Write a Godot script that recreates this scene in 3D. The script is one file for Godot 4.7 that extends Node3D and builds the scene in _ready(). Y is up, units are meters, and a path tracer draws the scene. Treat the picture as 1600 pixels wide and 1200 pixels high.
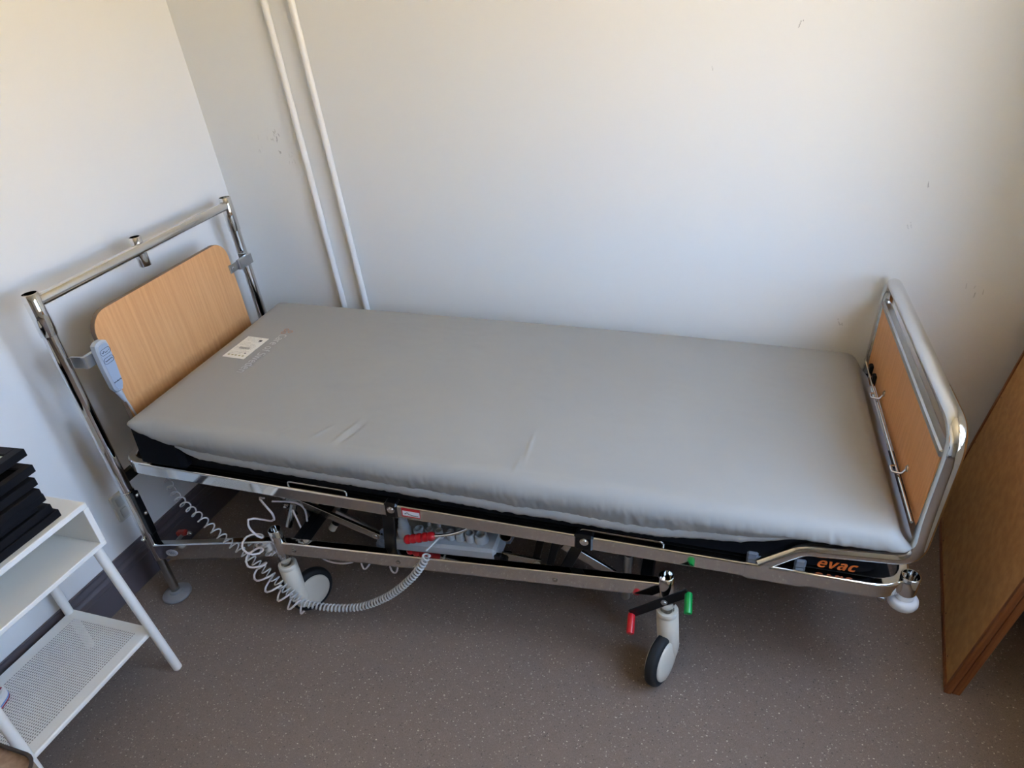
extends Node3D

# ---------------------------------------------------------------- mesh builder
class MB:
	var v := PackedVector3Array()
	var n := PackedVector3Array()
	var uv := PackedVector2Array()
	var ix := PackedInt32Array()

	func vert(p: Vector3, nn: Vector3, t := Vector2.ZERO) -> int:
		v.append(p); n.append(nn); uv.append(t)
		return v.size() - 1

	func tri(a: int, b: int, c: int):
		var g: Vector3 = (v[b] - v[a]).cross(v[c] - v[a])
		if g.dot(n[a] + n[b] + n[c]) > 0.0:
			ix.append(a); ix.append(c); ix.append(b)
		else:
			ix.append(a); ix.append(b); ix.append(c)

	func quad(a: int, b: int, c: int, d: int):
		tri(a, b, c); tri(a, c, d)

	func face(pts: Array, nn: Vector3, uvs := []):
		var f := v.size()
		for i in pts.size():
			vert(pts[i], nn, uvs[i] if uvs.size() > i else Vector2.ZERO)
		for i in range(1, pts.size() - 1):
			tri(f, f + i, f + i + 1)

	# box with chamfered edges
	func box(c: Vector3, s: Vector3, bs := Basis.IDENTITY, bev := 0.0015):
		var h := s * 0.5
		var b: float = min(bev, min(h.x, min(h.y, h.z)) * 0.6)
		for ax in 3:
			for sg in [-1.0, 1.0]:
				var nn := Vector3.ZERO; nn[ax] = sg
				var u := (ax + 1) % 3
				var w := (ax + 2) % 3
				var pts := []
				for k in [[-1, -1], [1, -1], [1, 1], [-1, 1]]:
					var p := Vector3.ZERO
					p[ax] = sg * h[ax]; p[u] = k[0] * (h[u] - b); p[w] = k[1] * (h[w] - b)
					pts.append(c + bs * p)
				face(pts, bs * nn, [Vector2(0, 0), Vector2(1, 0), Vector2(1, 1), Vector2(0, 1)])
		for ax in 3:
			var u := (ax + 1) % 3
			var w := (ax + 2) % 3
			for a in [-1.0, 1.0]:
				for d in [-1.0, 1.0]:
					var nn := Vector3.ZERO; nn[u] = a; nn[w] = d
					var pts := []
					for k in [[-1, 0], [1, 0], [1, 1], [-1, 1]]:
						var p := Vector3.ZERO
						p[ax] = k[0] * (h[ax] - b)
						p[u] = a * (h[u] - (b if k[1] == 1 else 0.0))
						p[w] = d * (h[w] - (0.0 if k[1] == 1 else b))
						pts.append(c + bs * p)
					face(pts, (bs * nn).normalized())
		for a in [-1.0, 1.0]:
			for d in [-1.0, 1.0]:
				for e in [-1.0, 1.0]:
					var q := Vector3(a, d, e)
					var pts := []
					for ax in 3:
						var p := Vector3.ZERO
						for k in 3:
							p[k] = q[k] * (h[k] - (0.0 if k == ax else b))
						pts.append(c + bs * p)
					face(pts, (bs * q).normalized())

	# round tube along a polyline
	func tube(path: Array, r: float, sides := 16, caps := true):
		var m := path.size()
		var up := Vector3.UP
		var rows := []
		var prev := Vector3.ZERO
		for i in m:
			var t: Vector3
			if i == 0: t = (path[1] - path[0]).normalized()
			elif i == m - 1: t = (path[m - 1] - path[m - 2]).normalized()
			else: t = ((path[i + 1] - path[i]).normalized() + (path[i] - path[i - 1]).normalized()).normalized()
			if i == 0:
				up = Vector3.UP if abs(t.y) < 0.9 else Vector3.RIGHT
				prev = up
			var sd := t.cross(prev).normalized()
			prev = sd.cross(t).normalized()
			var row := []
			for k in sides + 1:
				var a := TAU * k / sides
				var nn := sd * cos(a) + prev * sin(a)
				row.append(vert(path[i] + nn * r, nn, Vector2(float(k) / sides, float(i) / m)))
			rows.append(row)
		for i in m - 1:
			for k in sides:
				quad(rows[i][k], rows[i][k + 1], rows[i + 1][k + 1], rows[i + 1][k])
		if caps:
			for e in 2:
				var i := 0 if e == 0 else m - 1
				var t: Vector3 = (path[0] - path[1]).normalized() if e == 0 else (path[m - 1] - path[m - 2]).normalized()
				var pts := []
				for k in sides: pts.append(v[rows[i][k]])
				face(pts, t)

	# profile with normals [[Vector2 p, Vector2 n], ...] swept along path; up is fixed
	func sweep(prof: Array, path: Array, up: Vector3, closed := false):
		var m := path.size()
		var rows := []
		for i in m:
			var a: Vector3 = path[(i - 1 + m) % m] if (closed or i > 0) else path[i]
			var b: Vector3 = path[(i + 1) % m] if (closed or i < m - 1) else path[i]
			var t1: Vector3 = (path[i] - a).normalized() if a != path[i] else (b - path[i]).normalized()
			var t2: Vector3 = (b - path[i]).normalized() if b != path[i] else t1
			var t := (t1 + t2).normalized()
			var sd := t.cross(up).normalized()
			var u2 := sd.cross(t).normalized()
			var k: float = 1.0 / max(0.5, t.dot(t1))
			var row := []
			for q in prof:
				row.append(vert(path[i] + sd * q[0].x * k + u2 * q[0].y, (sd * q[1].x + u2 * q[1].y).normalized()))
			rows.append(row)
		var pc := prof.size()
		for i in (m if closed else m - 1):
			var j := (i + 1) % m
			for k in pc:
				var k2 := (k + 1) % pc
				quad(rows[i][k], rows[i][k2], rows[j][k2], rows[j][k])
		if not closed:
			for e in 2:
				var i := 0 if e == 0 else m - 1
				var t: Vector3 = (path[0] - path[1]).normalized() if e == 0 else (path[m - 1] - path[m - 2]).normalized()
				var pts := []
				for k in pc: pts.append(v[rows[i][k]])
				face(pts, t)

	# profile [Vector2(radius, height)...] turned round axis basis.y at o; sharp = flat rings
	func lathe(prof: Array, o: Vector3, bs := Basis.IDENTITY, sides := 24, closed := false):
		var m := prof.size()
		for i in (m if closed else m - 1):
			var a: Vector2 = prof[i]
			var b: Vector2 = prof[(i + 1) % m]
			var d := (b - a).normalized()
			var nn := Vector2(d.y, -d.x)
			var na := nn
			var nb := nn
			if i > 0 or closed:
				var z: Vector2 = prof[(i - 1 + m) % m]
				var dz := (a - z).normalized()
				var nz := Vector2(dz.y, -dz.x)
				if nz.dot(nn) > 0.6: na = (nn + nz).normalized()
			if i < m - 2 or closed:
				var z: Vector2 = prof[(i + 2) % m]
				var dz := (z - b).normalized()
				var nz := Vector2(dz.y, -dz.x)
				if nz.dot(nn) > 0.6: nb = (nn + nz).normalized()
			var ra := []
			var rb := []
			for k in sides + 1:
				var t := TAU * k / sides
				var e := Vector3(cos(t), 0, sin(t))
				ra.append(vert(o + bs * (e * a.x + Vector3.UP * a.y), bs * (e * na.x + Vector3.UP * na.y)))
				rb.append(vert(o + bs * (e * b.x + Vector3.UP * b.y), bs * (e * nb.x + Vector3.UP * nb.y)))
			for k in sides:
				quad(ra[k], ra[k + 1], rb[k + 1], rb[k])

	# polygon (x,y) extruded along local z from -d/2 to d/2, with chamfer
	func extrude(poly: Array, d: float, xf: Transform3D, bev := 0.001, uvs := 1.0):
		var m := poly.size()
		var area := 0.0
		for i in m:
			var a: Vector2 = poly[i]; var b: Vector2 = poly[(i + 1) % m]
			area += a.cross(b)
		var P := poly.duplicate()
		if area < 0: P.reverse()
		var inn := []
		var nor := []
		for i in m:
			var a: Vector2 = P[(i - 1 + m) % m]; var b: Vector2 = P[i]; var c: Vector2 = P[(i + 1) % m]
			var d1 := (b - a).normalized(); var d2 := (c - b).normalized()
			var n1 := Vector2(d1.y, -d1.x); var n2 := Vector2(d2.y, -d2.x)
			var nn := (n1 + n2).normalized()
			nor.append([n1, n2, nn])
			inn.append(b - nn * bev / max(0.5, nn.dot(n1)))
		var tr := Geometry2D.triangulate_polygon(PackedVector2Array(inn))
		for sg in [-1.0, 1.0]:
			var f := v.size()
			for q in inn: vert(xf * Vector3(q.x, q.y, sg * d * 0.5), xf.basis * Vector3(0, 0, sg), q * uvs)
			for i in range(0, tr.size(), 3): tri(f + tr[i], f + tr[i + 1], f + tr[i + 2])
		for i in m:
			var j := (i + 1) % m
			var na: Vector2 = nor[i][1]; var nb := na
			if nor[i][0].dot(nor[i][1]) > 0.7: na = nor[i][2]
			if nor[j][0].dot(nor[j][1]) > 0.7: nb = nor[j][2]
			var h := d * 0.5 - bev
			var q := [vert(xf * Vector3(P[i].x, P[i].y, -h), xf.basis * Vector3(na.x, na.y, 0), P[i] * uvs), vert(xf * Vector3(P[j].x, P[j].y, -h), xf.basis * Vector3(nb.x, nb.y, 0), P[j] * uvs),
				vert(xf * Vector3(P[j].x, P[j].y, h), xf.basis * Vector3(nb.x, nb.y, 0), P[j] * uvs), vert(xf * Vector3(P[i].x, P[i].y, h), xf.basis * Vector3(na.x, na.y, 0), P[i] * uvs)]
			quad(q[0], q[1], q[2], q[3])
			for sg in [-1.0, 1.0]:
				var e := [vert(xf * Vector3(P[i].x, P[i].y, sg * h), xf.basis * Vector3(na.x, na.y, sg).normalized(), P[i] * uvs), vert(xf * Vector3(P[j].x, P[j].y, sg * h), xf.basis * Vector3(nb.x, nb.y, sg).normalized(), P[j] * uvs),
					vert(xf * Vector3(inn[j].x, inn[j].y, sg * d * 0.5), xf.basis * Vector3(nb.x, nb.y, sg).normalized(), P[j] * uvs), vert(xf * Vector3(inn[i].x, inn[i].y, sg * d * 0.5), xf.basis * Vector3(na.x, na.y, sg).normalized(), P[i] * uvs)]
				quad(e[0], e[1], e[2], e[3])

	func mesh() -> ArrayMesh:
		var a := []
		a.resize(Mesh.ARRAY_MAX)
		a[Mesh.ARRAY_VERTEX] = v; a[Mesh.ARRAY_NORMAL] = n; a[Mesh.ARRAY_TEX_UV] = uv; a[Mesh.ARRAY_INDEX] = ix
		var m := ArrayMesh.new()
		m.add_surface_from_arrays(Mesh.PRIMITIVE_TRIANGLES, a)
		return m

# ---------------------------------------------------------------- scene helpers
var M := {}
var used := {}

func obj(called: String, mb: MB, m: Material, parent: Node, xf := Transform3D.IDENTITY) -> MeshInstance3D:
	return obj_mesh(called, mb.mesh(), m, parent, xf)

func obj_mesh(called: String, mesh: Mesh, m: Material, parent: Node, xf := Transform3D.IDENTITY) -> MeshInstance3D:
	var o := MeshInstance3D.new()
	o.name = called; o.mesh = mesh; o.material_override = m; o.transform = xf
	parent.add_child(o, true)
	return o

func numbered(called: String) -> String:
	var k: int = used.get(called, 0)
	used[called] = k + 1
	return called if k == 0 else "%s_%03d" % [called, k]

func thing(called: String, label: String, category: String, at := Transform3D.IDENTITY, group := "") -> Node3D:
	var o := Node3D.new()
	o.name = numbered(called); add_child(o); o.transform = at
	o.set_meta("label", label); o.set_meta("category", category)
	if group: o.set_meta("group", group)
	return o

func setting(called: String, label: String, category: String, at := Transform3D.IDENTITY) -> Node3D:
	var o := thing(called, label, category, at)
	o.set_meta("kind", "structure")
	return o

func mat(c: Color, rough := 0.5, metal := 0.0, spec := 0.5) -> StandardMaterial3D:
	var m := StandardMaterial3D.new()
	m.albedo_color = c; m.roughness = rough; m.metallic = metal; m.metallic_specular = spec
	return m

func rgb(r: float, g: float, b: float) -> Color:
	return Color(r / 255.0, g / 255.0, b / 255.0)

# rounded rectangle profile with normals, width w (x), height h (y)
func rrect(w: float, h: float, r: float, seg := 3) -> Array:
	var out := []
	for q in [[1, 1, 0], [-1, 1, 1], [-1, -1, 2], [1, -1, 3]]:
		for k in seg + 1:
			var a: float = (q[2] + float(k) / seg) * PI / 2
			var d := Vector2(cos(a), sin(a))
			out.append([Vector2(q[0] * (w / 2 - r), q[1] * (h / 2 - r)) + d * r, d])
	return out

func rpoly(w: float, h: float, r: float, seg := 6) -> Array:
	var out := []
	for q in rrect(w, h, r, seg): out.append(q[0])
	return out

# polyline with rounded corners
func fillet(p: Array, r, seg := 8) -> Array:
	var out := [p[0]]
	for i in range(1, p.size() - 1):
		var rr: float = r[i - 1] if r is Array else r
		var a: Vector3 = (p[i - 1] - p[i]).normalized(); var b: Vector3 = (p[i + 1] - p[i]).normalized()
		var ang := a.angle_to(b)
		var t: float = min(rr / tan(ang / 2), min((p[i - 1] - p[i]).length(), (p[i + 1] - p[i]).length()) * 0.48)
		var s: Vector3 = p[i] + a * t; var e: Vector3 = p[i] + b * t
		for k in seg + 1:
			var u := float(k) / seg
			out.append(s.lerp(p[i], u).lerp(p[i].lerp(e, u), u))
	out.append(p[p.size() - 1])
	return out

func curve(p: Array, step := 0.004) -> PackedVector3Array:
	var c := Curve3D.new()
	for i in p.size():
		var a: Vector3 = p[max(i - 1, 0)]; var b: Vector3 = p[min(i + 1, p.size() - 1)]
		var t := (b - a) / 6.0
		c.add_point(p[i], -t, t)
	c.bake_interval = step
	return c.get_baked_points()

# helix of radius r(t) and pitch(t) around a polyline
func coil(path: PackedVector3Array, r0: float, r1: float, p0: float, p1: float, jitter := 0.0, seed_ := 1) -> Array:
	var out := []
	var ph := 0.0
	var rng := RandomNumberGenerator.new(); rng.seed = seed_
	var up := Vector3.UP
	var total := 0.0
	for i in path.size() - 1: total += path[i].distance_to(path[i + 1])
	var run := 0.0
	var wob := 0.0
	for i in path.size() - 1:
		var a := path[i]; var b := path[i + 1]
		var d := b - a
		var L := d.length()
		var t := d / L
		if abs(t.dot(up)) > 0.95: up = Vector3.RIGHT
		var sd := t.cross(up).normalized()
		up = sd.cross(t).normalized()
		var u := run / total
		var pit: float = lerp(p0, p1, u)
		var steps: int = max(1, int(ceil(L / pit * 12)))
		for k in steps:
			var f := float(k) / steps
			var r: float = lerp(r0, r1, (run + L * f) / total)
			wob = lerp(wob, rng.randf_range(-1, 1) * jitter, 0.15)
			var an := ph + TAU * L * f / pit
			out.append(a + d * f + (sd * cos(an) + up * sin(an)) * (r + wob))
		ph += TAU * L / pit
		run += L
	return out

func text(called: String, s: String, size: float, m: Material, parent: Node, xf: Transform3D, bold := false, italic := false) -> MeshInstance3D:
	var t := TextMesh.new()
	var f := SystemFont.new()
	f.font_names = PackedStringArray(["Droid Sans"])
	if bold: f.font_weight = 700
	f.font_italic = italic
	t.font = f; t.text = s; t.font_size = 64; t.pixel_size = size / 64.0; t.depth = 0.0006; t.curve_step = 1.0
	return obj_mesh(called, t, m, parent, xf)

func bolt(r: float, h: float, o: Vector3, bs: Basis) -> MB:
	var b := MB.new()
	b.lathe([Vector2(r * 1.35, 0), Vector2(r * 1.35, h * 0.25), Vector2(r, h * 0.3), Vector2(r, h * 0.8), Vector2(r * 0.75, h), Vector2(0.0001, h * 1.04)], o, bs, 12)
	return b

# bases whose y axis points along the given direction
func along(d: Vector3) -> Basis:
	var y := d.normalized()
	var x := y.cross(Vector3.UP if abs(y.y) < 0.9 else Vector3.RIGHT).normalized()
	return Basis(x, y, x.cross(y))

# flat bar between two points in a vertical plane; tall = its height, thick = its depth
func bar(a: Vector3, b: Vector3, tall: float, thick: float, side := Vector3(0, 0, 1), r := 0.003) -> MB:
	var mb := MB.new()
	var up := side.cross((b - a).normalized()).normalized()
	mb.sweep(rrect(thick, tall, min(r, min(tall, thick) * 0.45), 2), [a, b], up)
	return mb

func rod(a: Vector3, b: Vector3, r: float, sides := 16) -> MB:
	var mb := MB.new(); mb.tube([a, b], r, sides); return mb

# ---------------------------------------------------------------- textures
func floor_texture() -> ImageTexture:
	var N := 1024
	var im := Image.create(N, N, false, Image.FORMAT_RGB8)
	var rng := RandomNumberGenerator.new(); rng.seed = 7
	var nz := FastNoiseLite.new(); nz.seed = 3; nz.frequency = 0.02; nz.fractal_octaves = 3
	for y in N:
		for x in N:
			var a := nz.get_noise_2d(x, y) * 0.012 + rng.randf_range(-0.05, 0.05)
			im.set_pixel(x, y, Color(0.51 + a, 0.450 + a, 0.410 + a))
	for i in 13000:
		var x := rng.randi_range(0, N - 3); var y := rng.randi_range(0, N - 3)
		var w := rng.randi_range(1, 3); var h := rng.randi_range(1, 3)
		if i < 1800: w += 1; h = max(h, 2)
		var k := rng.randf()
		var c: Color
		if i < 5200: c = Color(0.92, 0.88, 0.80).lerp(Color(0.60, 0.55, 0.50), sqrt(k))
		elif i < 9000: c = Color(0.56, 0.50, 0.46).lerp(Color(0.52, 0.46, 0.40), k)
		else: c = Color(0.34, 0.30, 0.28).lerp(Color(0.41, 0.37, 0.34), k)
		im.fill_rect(Rect2i(x, y, w, h), c)
	im.generate_mipmaps()
	return ImageTexture.create_from_image(im)

func wood_texture(base: Color, dark: Color, seed_: int) -> ImageTexture:
	var W := 512; var H := 512
	var im := Image.create(W, H, false, Image.FORMAT_RGB8)
	var n1 := FastNoiseLite.new(); n1.seed = seed_; n1.frequency = 0.01; n1.fractal_octaves = 4
	var n2 := FastNoiseLite.new(); n2.seed = seed_ + 5; n2.frequency = 0.05
	for y in H:
		for x in W:
			var s := n1.get_noise_2d(x * 9.0 + n2.get_noise_2d(x * 0.2, y * 0.12) * 20.0, y * 0.25)
			var f := n2.get_noise_2d(x * 9.0, y * 0.8)
			var t: float = clamp(0.42 + s * 0.75 + f * 0.25, 0, 1)
			im.set_pixel(x, y, base.lerp(dark, t))
	im.generate_mipmaps()
	return ImageTexture.create_from_image(im)

func speckle_texture(a: Color, b: Color, seed_: int, freq: float) -> ImageTexture:
	var N := 512
	var im := Image.create(N, N, false, Image.FORMAT_RGB8)
	var n1 := FastNoiseLite.new(); n1.seed = seed_; n1.frequency = freq; n1.fractal_octaves = 4
	var rng := RandomNumberGenerator.new(); rng.seed = seed_
	for y in N:
		for x in N:
			im.set_pixel(x, y, a.lerp(b, clamp(0.5 + n1.get_noise_2d(x, y) * 0.9 + rng.randf_range(-0.18, 0.18), 0, 1)))
	im.generate_mipmaps()
	return ImageTexture.create_from_image(im)

func back_wall_texture(w: float, h: float) -> ImageTexture:
	var W := 1600; var H := 1450
	var im := Image.create(W, H, false, Image.FORMAT_RGB8)
	im.fill(WALL)
	var rng := RandomNumberGenerator.new(); rng.seed = 21
	# scuffs: x, y on the wall in metres, number of strokes, spread, darkness
	for s in [[0.293, 1.287, 7, 0.010, 0.30], [0.299, 1.278, 6, 0.008, 0.5], [0.297, 1.230, 4, 0.005, 0.5], [0.212, 1.242, 9, 0.018, 0.10], [0.33, 1.2, 8, 0.014, 0.14], [2.041, 1.478, 2, 0.002, 0.5],
			[1.816, 1.386, 1, 0.002, 0.2], [2.359, 0.934, 3, 0.003, 0.22], [2.389, 1.046, 2, 0.002, 0.25], [2.546, 0.734, 5, 0.012, 0.2], [1.628, 0.530, 4, 0.01, 0.15], [2.20, 0.62, 4, 0.006, 0.35]]:
		for i in s[2]:
			var px: float = (s[0] + rng.randfn(0, s[3])) / w * W
			var py: float = (1.0 - (s[1] + rng.randfn(0, s[3] * 1.3)) / h) * H
			var L := rng.randi_range(1, 9)
			var dx := rng.randf_range(-0.4, 0.4)
			for k in L:
				var x := int(px + dx * k); var y := int(py + k)
				if x >= 0 and y >= 0 and x < W and y < H:
					im.set_pixel(x, y, im.get_pixel(x, y).lerp(Color(0.12, 0.11, 0.11), s[4] * rng.randf_range(0.4, 1.0)))
	im.generate_mipmaps()
	return ImageTexture.create_from_image(im)

func label_texture() -> ImageTexture:
	var im := Image.create(160, 280, false, Image.FORMAT_RGB8)
	im.fill(Color(0.93, 0.92, 0.88))
	var rng := RandomNumberGenerator.new(); rng.seed = 5
	var ink := Color(0.45, 0.45, 0.43)
	for r in 15:
		var y := 14 + r * 16
		var x := 12
		var col := 12 if r % 4 != 3 else 70
		x = col
		var stop := rng.randi_range(70, 148)
		while x < stop:
			var w := rng.randi_range(3, 12)
			im.fill_rect(Rect2i(x, y, w, 3), ink.lerp(Color(0.75, 0.75, 0.7), rng.randf()))
			x += w + 3
	im.fill_rect(Rect2i(112, 30, 22, 22), Color(0.12, 0.12, 0.12))
	im.fill_rect(Rect2i(118, 205, 12, 12), Color(0.2, 0.2, 0.2))
	for k in 26:
		im.fill_rect(Rect2i(38 + k * 3, 138, 1 + (k * 7) % 2, 26), Color(0.3, 0.3, 0.3))
	for k in 5: im.fill_rect(Rect2i(20 + k * 26, 240, 14, 14), Color(0.7, 0.66, 0.5))
	im.generate_mipmaps()
	return ImageTexture.create_from_image(im)

const WALL := Color(0.905, 0.902, 0.893)
const ROOM := Vector3(2.765, 2.55, 4.60)      # inside of the room
const BED_TURN := 0.0661
const TILT := 0.0964
const DECK_H := 0.4578

func _ready():
	# ---------------- camera
	var cam := Camera3D.new()
	cam.name = "camera"
	add_child(cam)
	cam.keep_aspect = Camera3D.KEEP_HEIGHT
	cam.fov = rad_to_deg(2.0 * atan(600.0 / 1120.36))
	cam.transform = Transform3D(Basis(Vector3(0.93575, -0.12633, -0.32925), Vector3(-0.06106, 0.86150, -0.50407), Vector3(0.34733, 0.49179, 0.79844)).orthonormalized(), Vector3(2.040, 1.6724, 2.2298))
	cam.near = 0.05; cam.far = 100.0
	cam.current = true
	# ---------------- sky, exposure
	var env := Environment.new()
	env.background_mode = Environment.BG_SKY
	var sky := Sky.new()
	var sm := ProceduralSkyMaterial.new()
	sm.sky_top_color = Color(0.57, 0.68, 0.83)
	sm.sky_horizon_color = Color(0.743, 0.848, 1.0)
	sm.sky_curve = 0.15
	sm.ground_horizon_color = Color(0.902, 0.803, 0.603)
	sm.ground_bottom_color = Color(0.83, 0.735, 0.55)
	sm.ground_curve = 0.1
	sm.sky_energy_multiplier = 1.0
	sm.ground_energy_multiplier = 1.0
	sky.sky_material = sm
	env.sky = sky
	env.background_energy_multiplier = 10.0
	env.tonemap_mode = Environment.TONE_MAPPER_LINEAR
	env.tonemap_exposure = 2.64
	env.sdfgi_enabled = true; env.ssao_enabled = true; env.ssil_enabled = true
	var we := WorldEnvironment.new()
	we.name = "world_environment"; we.environment = env
	add_child(we)

	make_materials()
	make_room()
	make_bed()
	make_mattress()
	make_hand_control()
	make_side_table()
	make_frames()
	make_board()
	make_small_things()

func make_materials():
	M.chrome = mat(Color(0.86, 0.858, 0.85), 0.06, 1.0)
	M.chrome_worn = mat(Color(0.70, 0.69, 0.67), 0.16, 1.0)
	M.steel = mat(Color(0.74, 0.745, 0.745), 0.3, 1.0)
	M.black = mat(Color(0.055, 0.055, 0.06), 0.5, 0.0, 0.3)
	M.black_gloss = mat(Color(0.05, 0.05, 0.058), 0.28, 0.0, 0.4)
	M.black_cloth = mat(Color(0.06, 0.062, 0.08), 0.8, 0.0, 0.25)
	M.rubber = mat(Color(0.10, 0.105, 0.115), 0.7)
	M.caster = mat(rgb(216, 208, 192), 0.4)
	M.disc = mat(rgb(140, 140, 143), 0.4)
	M.bumper = mat(rgb(205, 205, 205), 0.35)
	M.greybox = mat(rgb(190, 193, 194), 0.45)
	M.greydark = mat(rgb(112, 120, 132), 0.45)
	M.cord = mat(rgb(186, 184, 182), 0.5)
	M.cord_white = mat(rgb(214, 205, 202), 0.5)
	M.red = mat(rgb(190, 22, 34), 0.3)
	M.green = mat(rgb(6, 140, 62), 0.3)
	M.white_metal = mat(rgb(243, 239, 230), 0.38)
	M.handset = mat(rgb(178, 186, 196), 0.45)
	M.handset_face = mat(rgb(160, 174, 194), 0.5)
	M.print_dark = mat(rgb(60, 66, 78), 0.6)
	M.frame_black = mat(Color(0.09, 0.085, 0.095), 0.55, 0.0, 0.25)
	M.paint = mat(WALL, 0.62)
	M.ceiling = mat(Color(0.92, 0.915, 0.90), 0.8)
	M.baseboard = mat(rgb(92, 84, 88), 0.42)
	M.pipe = mat(rgb(232, 230, 226), 0.3)
	var fl := mat(Color.WHITE, 0.5)
	fl.albedo_texture = floor_texture()
	fl.uv1_triplanar = true; fl.uv1_world_triplanar = true; fl.uv1_scale = Vector3.ONE * 0.95
	M.floor = fl
	var cv := mat(rgb(158, 157, 153), 0.5, 0.0, 0.35)
	M.cover = cv
	M.flap = mat(rgb(166, 166, 163), 0.45)
	var wd := mat(Color.WHITE, 0.38)
	wd.albedo_texture = wood_texture(rgb(226, 170, 116), rgb(211, 152, 98), 4)
	M.beech = wd
	M.edge = mat(rgb(120, 98, 76), 0.5)
	var w2 := mat(Color.WHITE, 0.38)
	w2.albedo_texture = wood_texture(rgb(216, 156, 102), rgb(200, 138, 84), 14)
	M.beech_foot = w2
	var hb := mat(Color.WHITE, 0.8)
	hb.albedo_texture = speckle_texture(rgb(202, 154, 100), rgb(184, 136, 84), 9, 0.02)
	hb.uv1_triplanar = true; hb.uv1_scale = Vector3.ONE * 2.2
	M.hardboard = hb
	var fw := mat(Color.WHITE, 0.55)
	fw.albedo_texture = wood_texture(rgb(150, 92, 52), rgb(118, 68, 36), 33)
	fw.uv1_triplanar = true; fw.uv1_scale = Vector3(2, 2, 2)
	M.frame_wood = fw

# ---------------------------------------------------------------- room
func wall_with_hole(mb: MB, x: float, t: float, z0: float, z1: float, y1: float, hz0: float, hz1: float, hy0: float, hy1: float):
	for r in [[z0, hz0, 0.0, y1], [hz1, z1, 0.0, y1], [hz0, hz1, 0.0, hy0], [hz0, hz1, hy1, y1]]:
		mb.box(Vector3(x + t / 2, (r[2] + r[3]) / 2, (r[0] + r[1]) / 2), Vector3(t, r[3] - r[2], r[1] - r[0]), Basis.IDENTITY, 0.0)

func baseboard(L: float) -> MB:
	# profile in the x (out of the wall) / y plane, swept along z
	var p := [Vector2(0, 0), Vector2(0.0145, 0), Vector2(0.0145, 0.092), Vector2(0.0115, 0.094), Vector2(0.0115, 0.100), Vector2(0.0145, 0.102), Vector2(0.0145, 0.112), Vector2(0.010, 0.116), Vector2(0.008, 0.126), Vector2(0.011, 0.129), Vector2(0.011, 0.136), Vector2(0.007, 0.141), Vector2(0.006, 0.150), Vector2(0.008, 0.152), Vector2(0.008, 0.156), Vector2(0, 0.157)]
	var mb := MB.new()
	mb.extrude(p, L, Transform3D(Basis.IDENTITY, Vector3(0, 0, L / 2)), 0.0003)
	return mb

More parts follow.
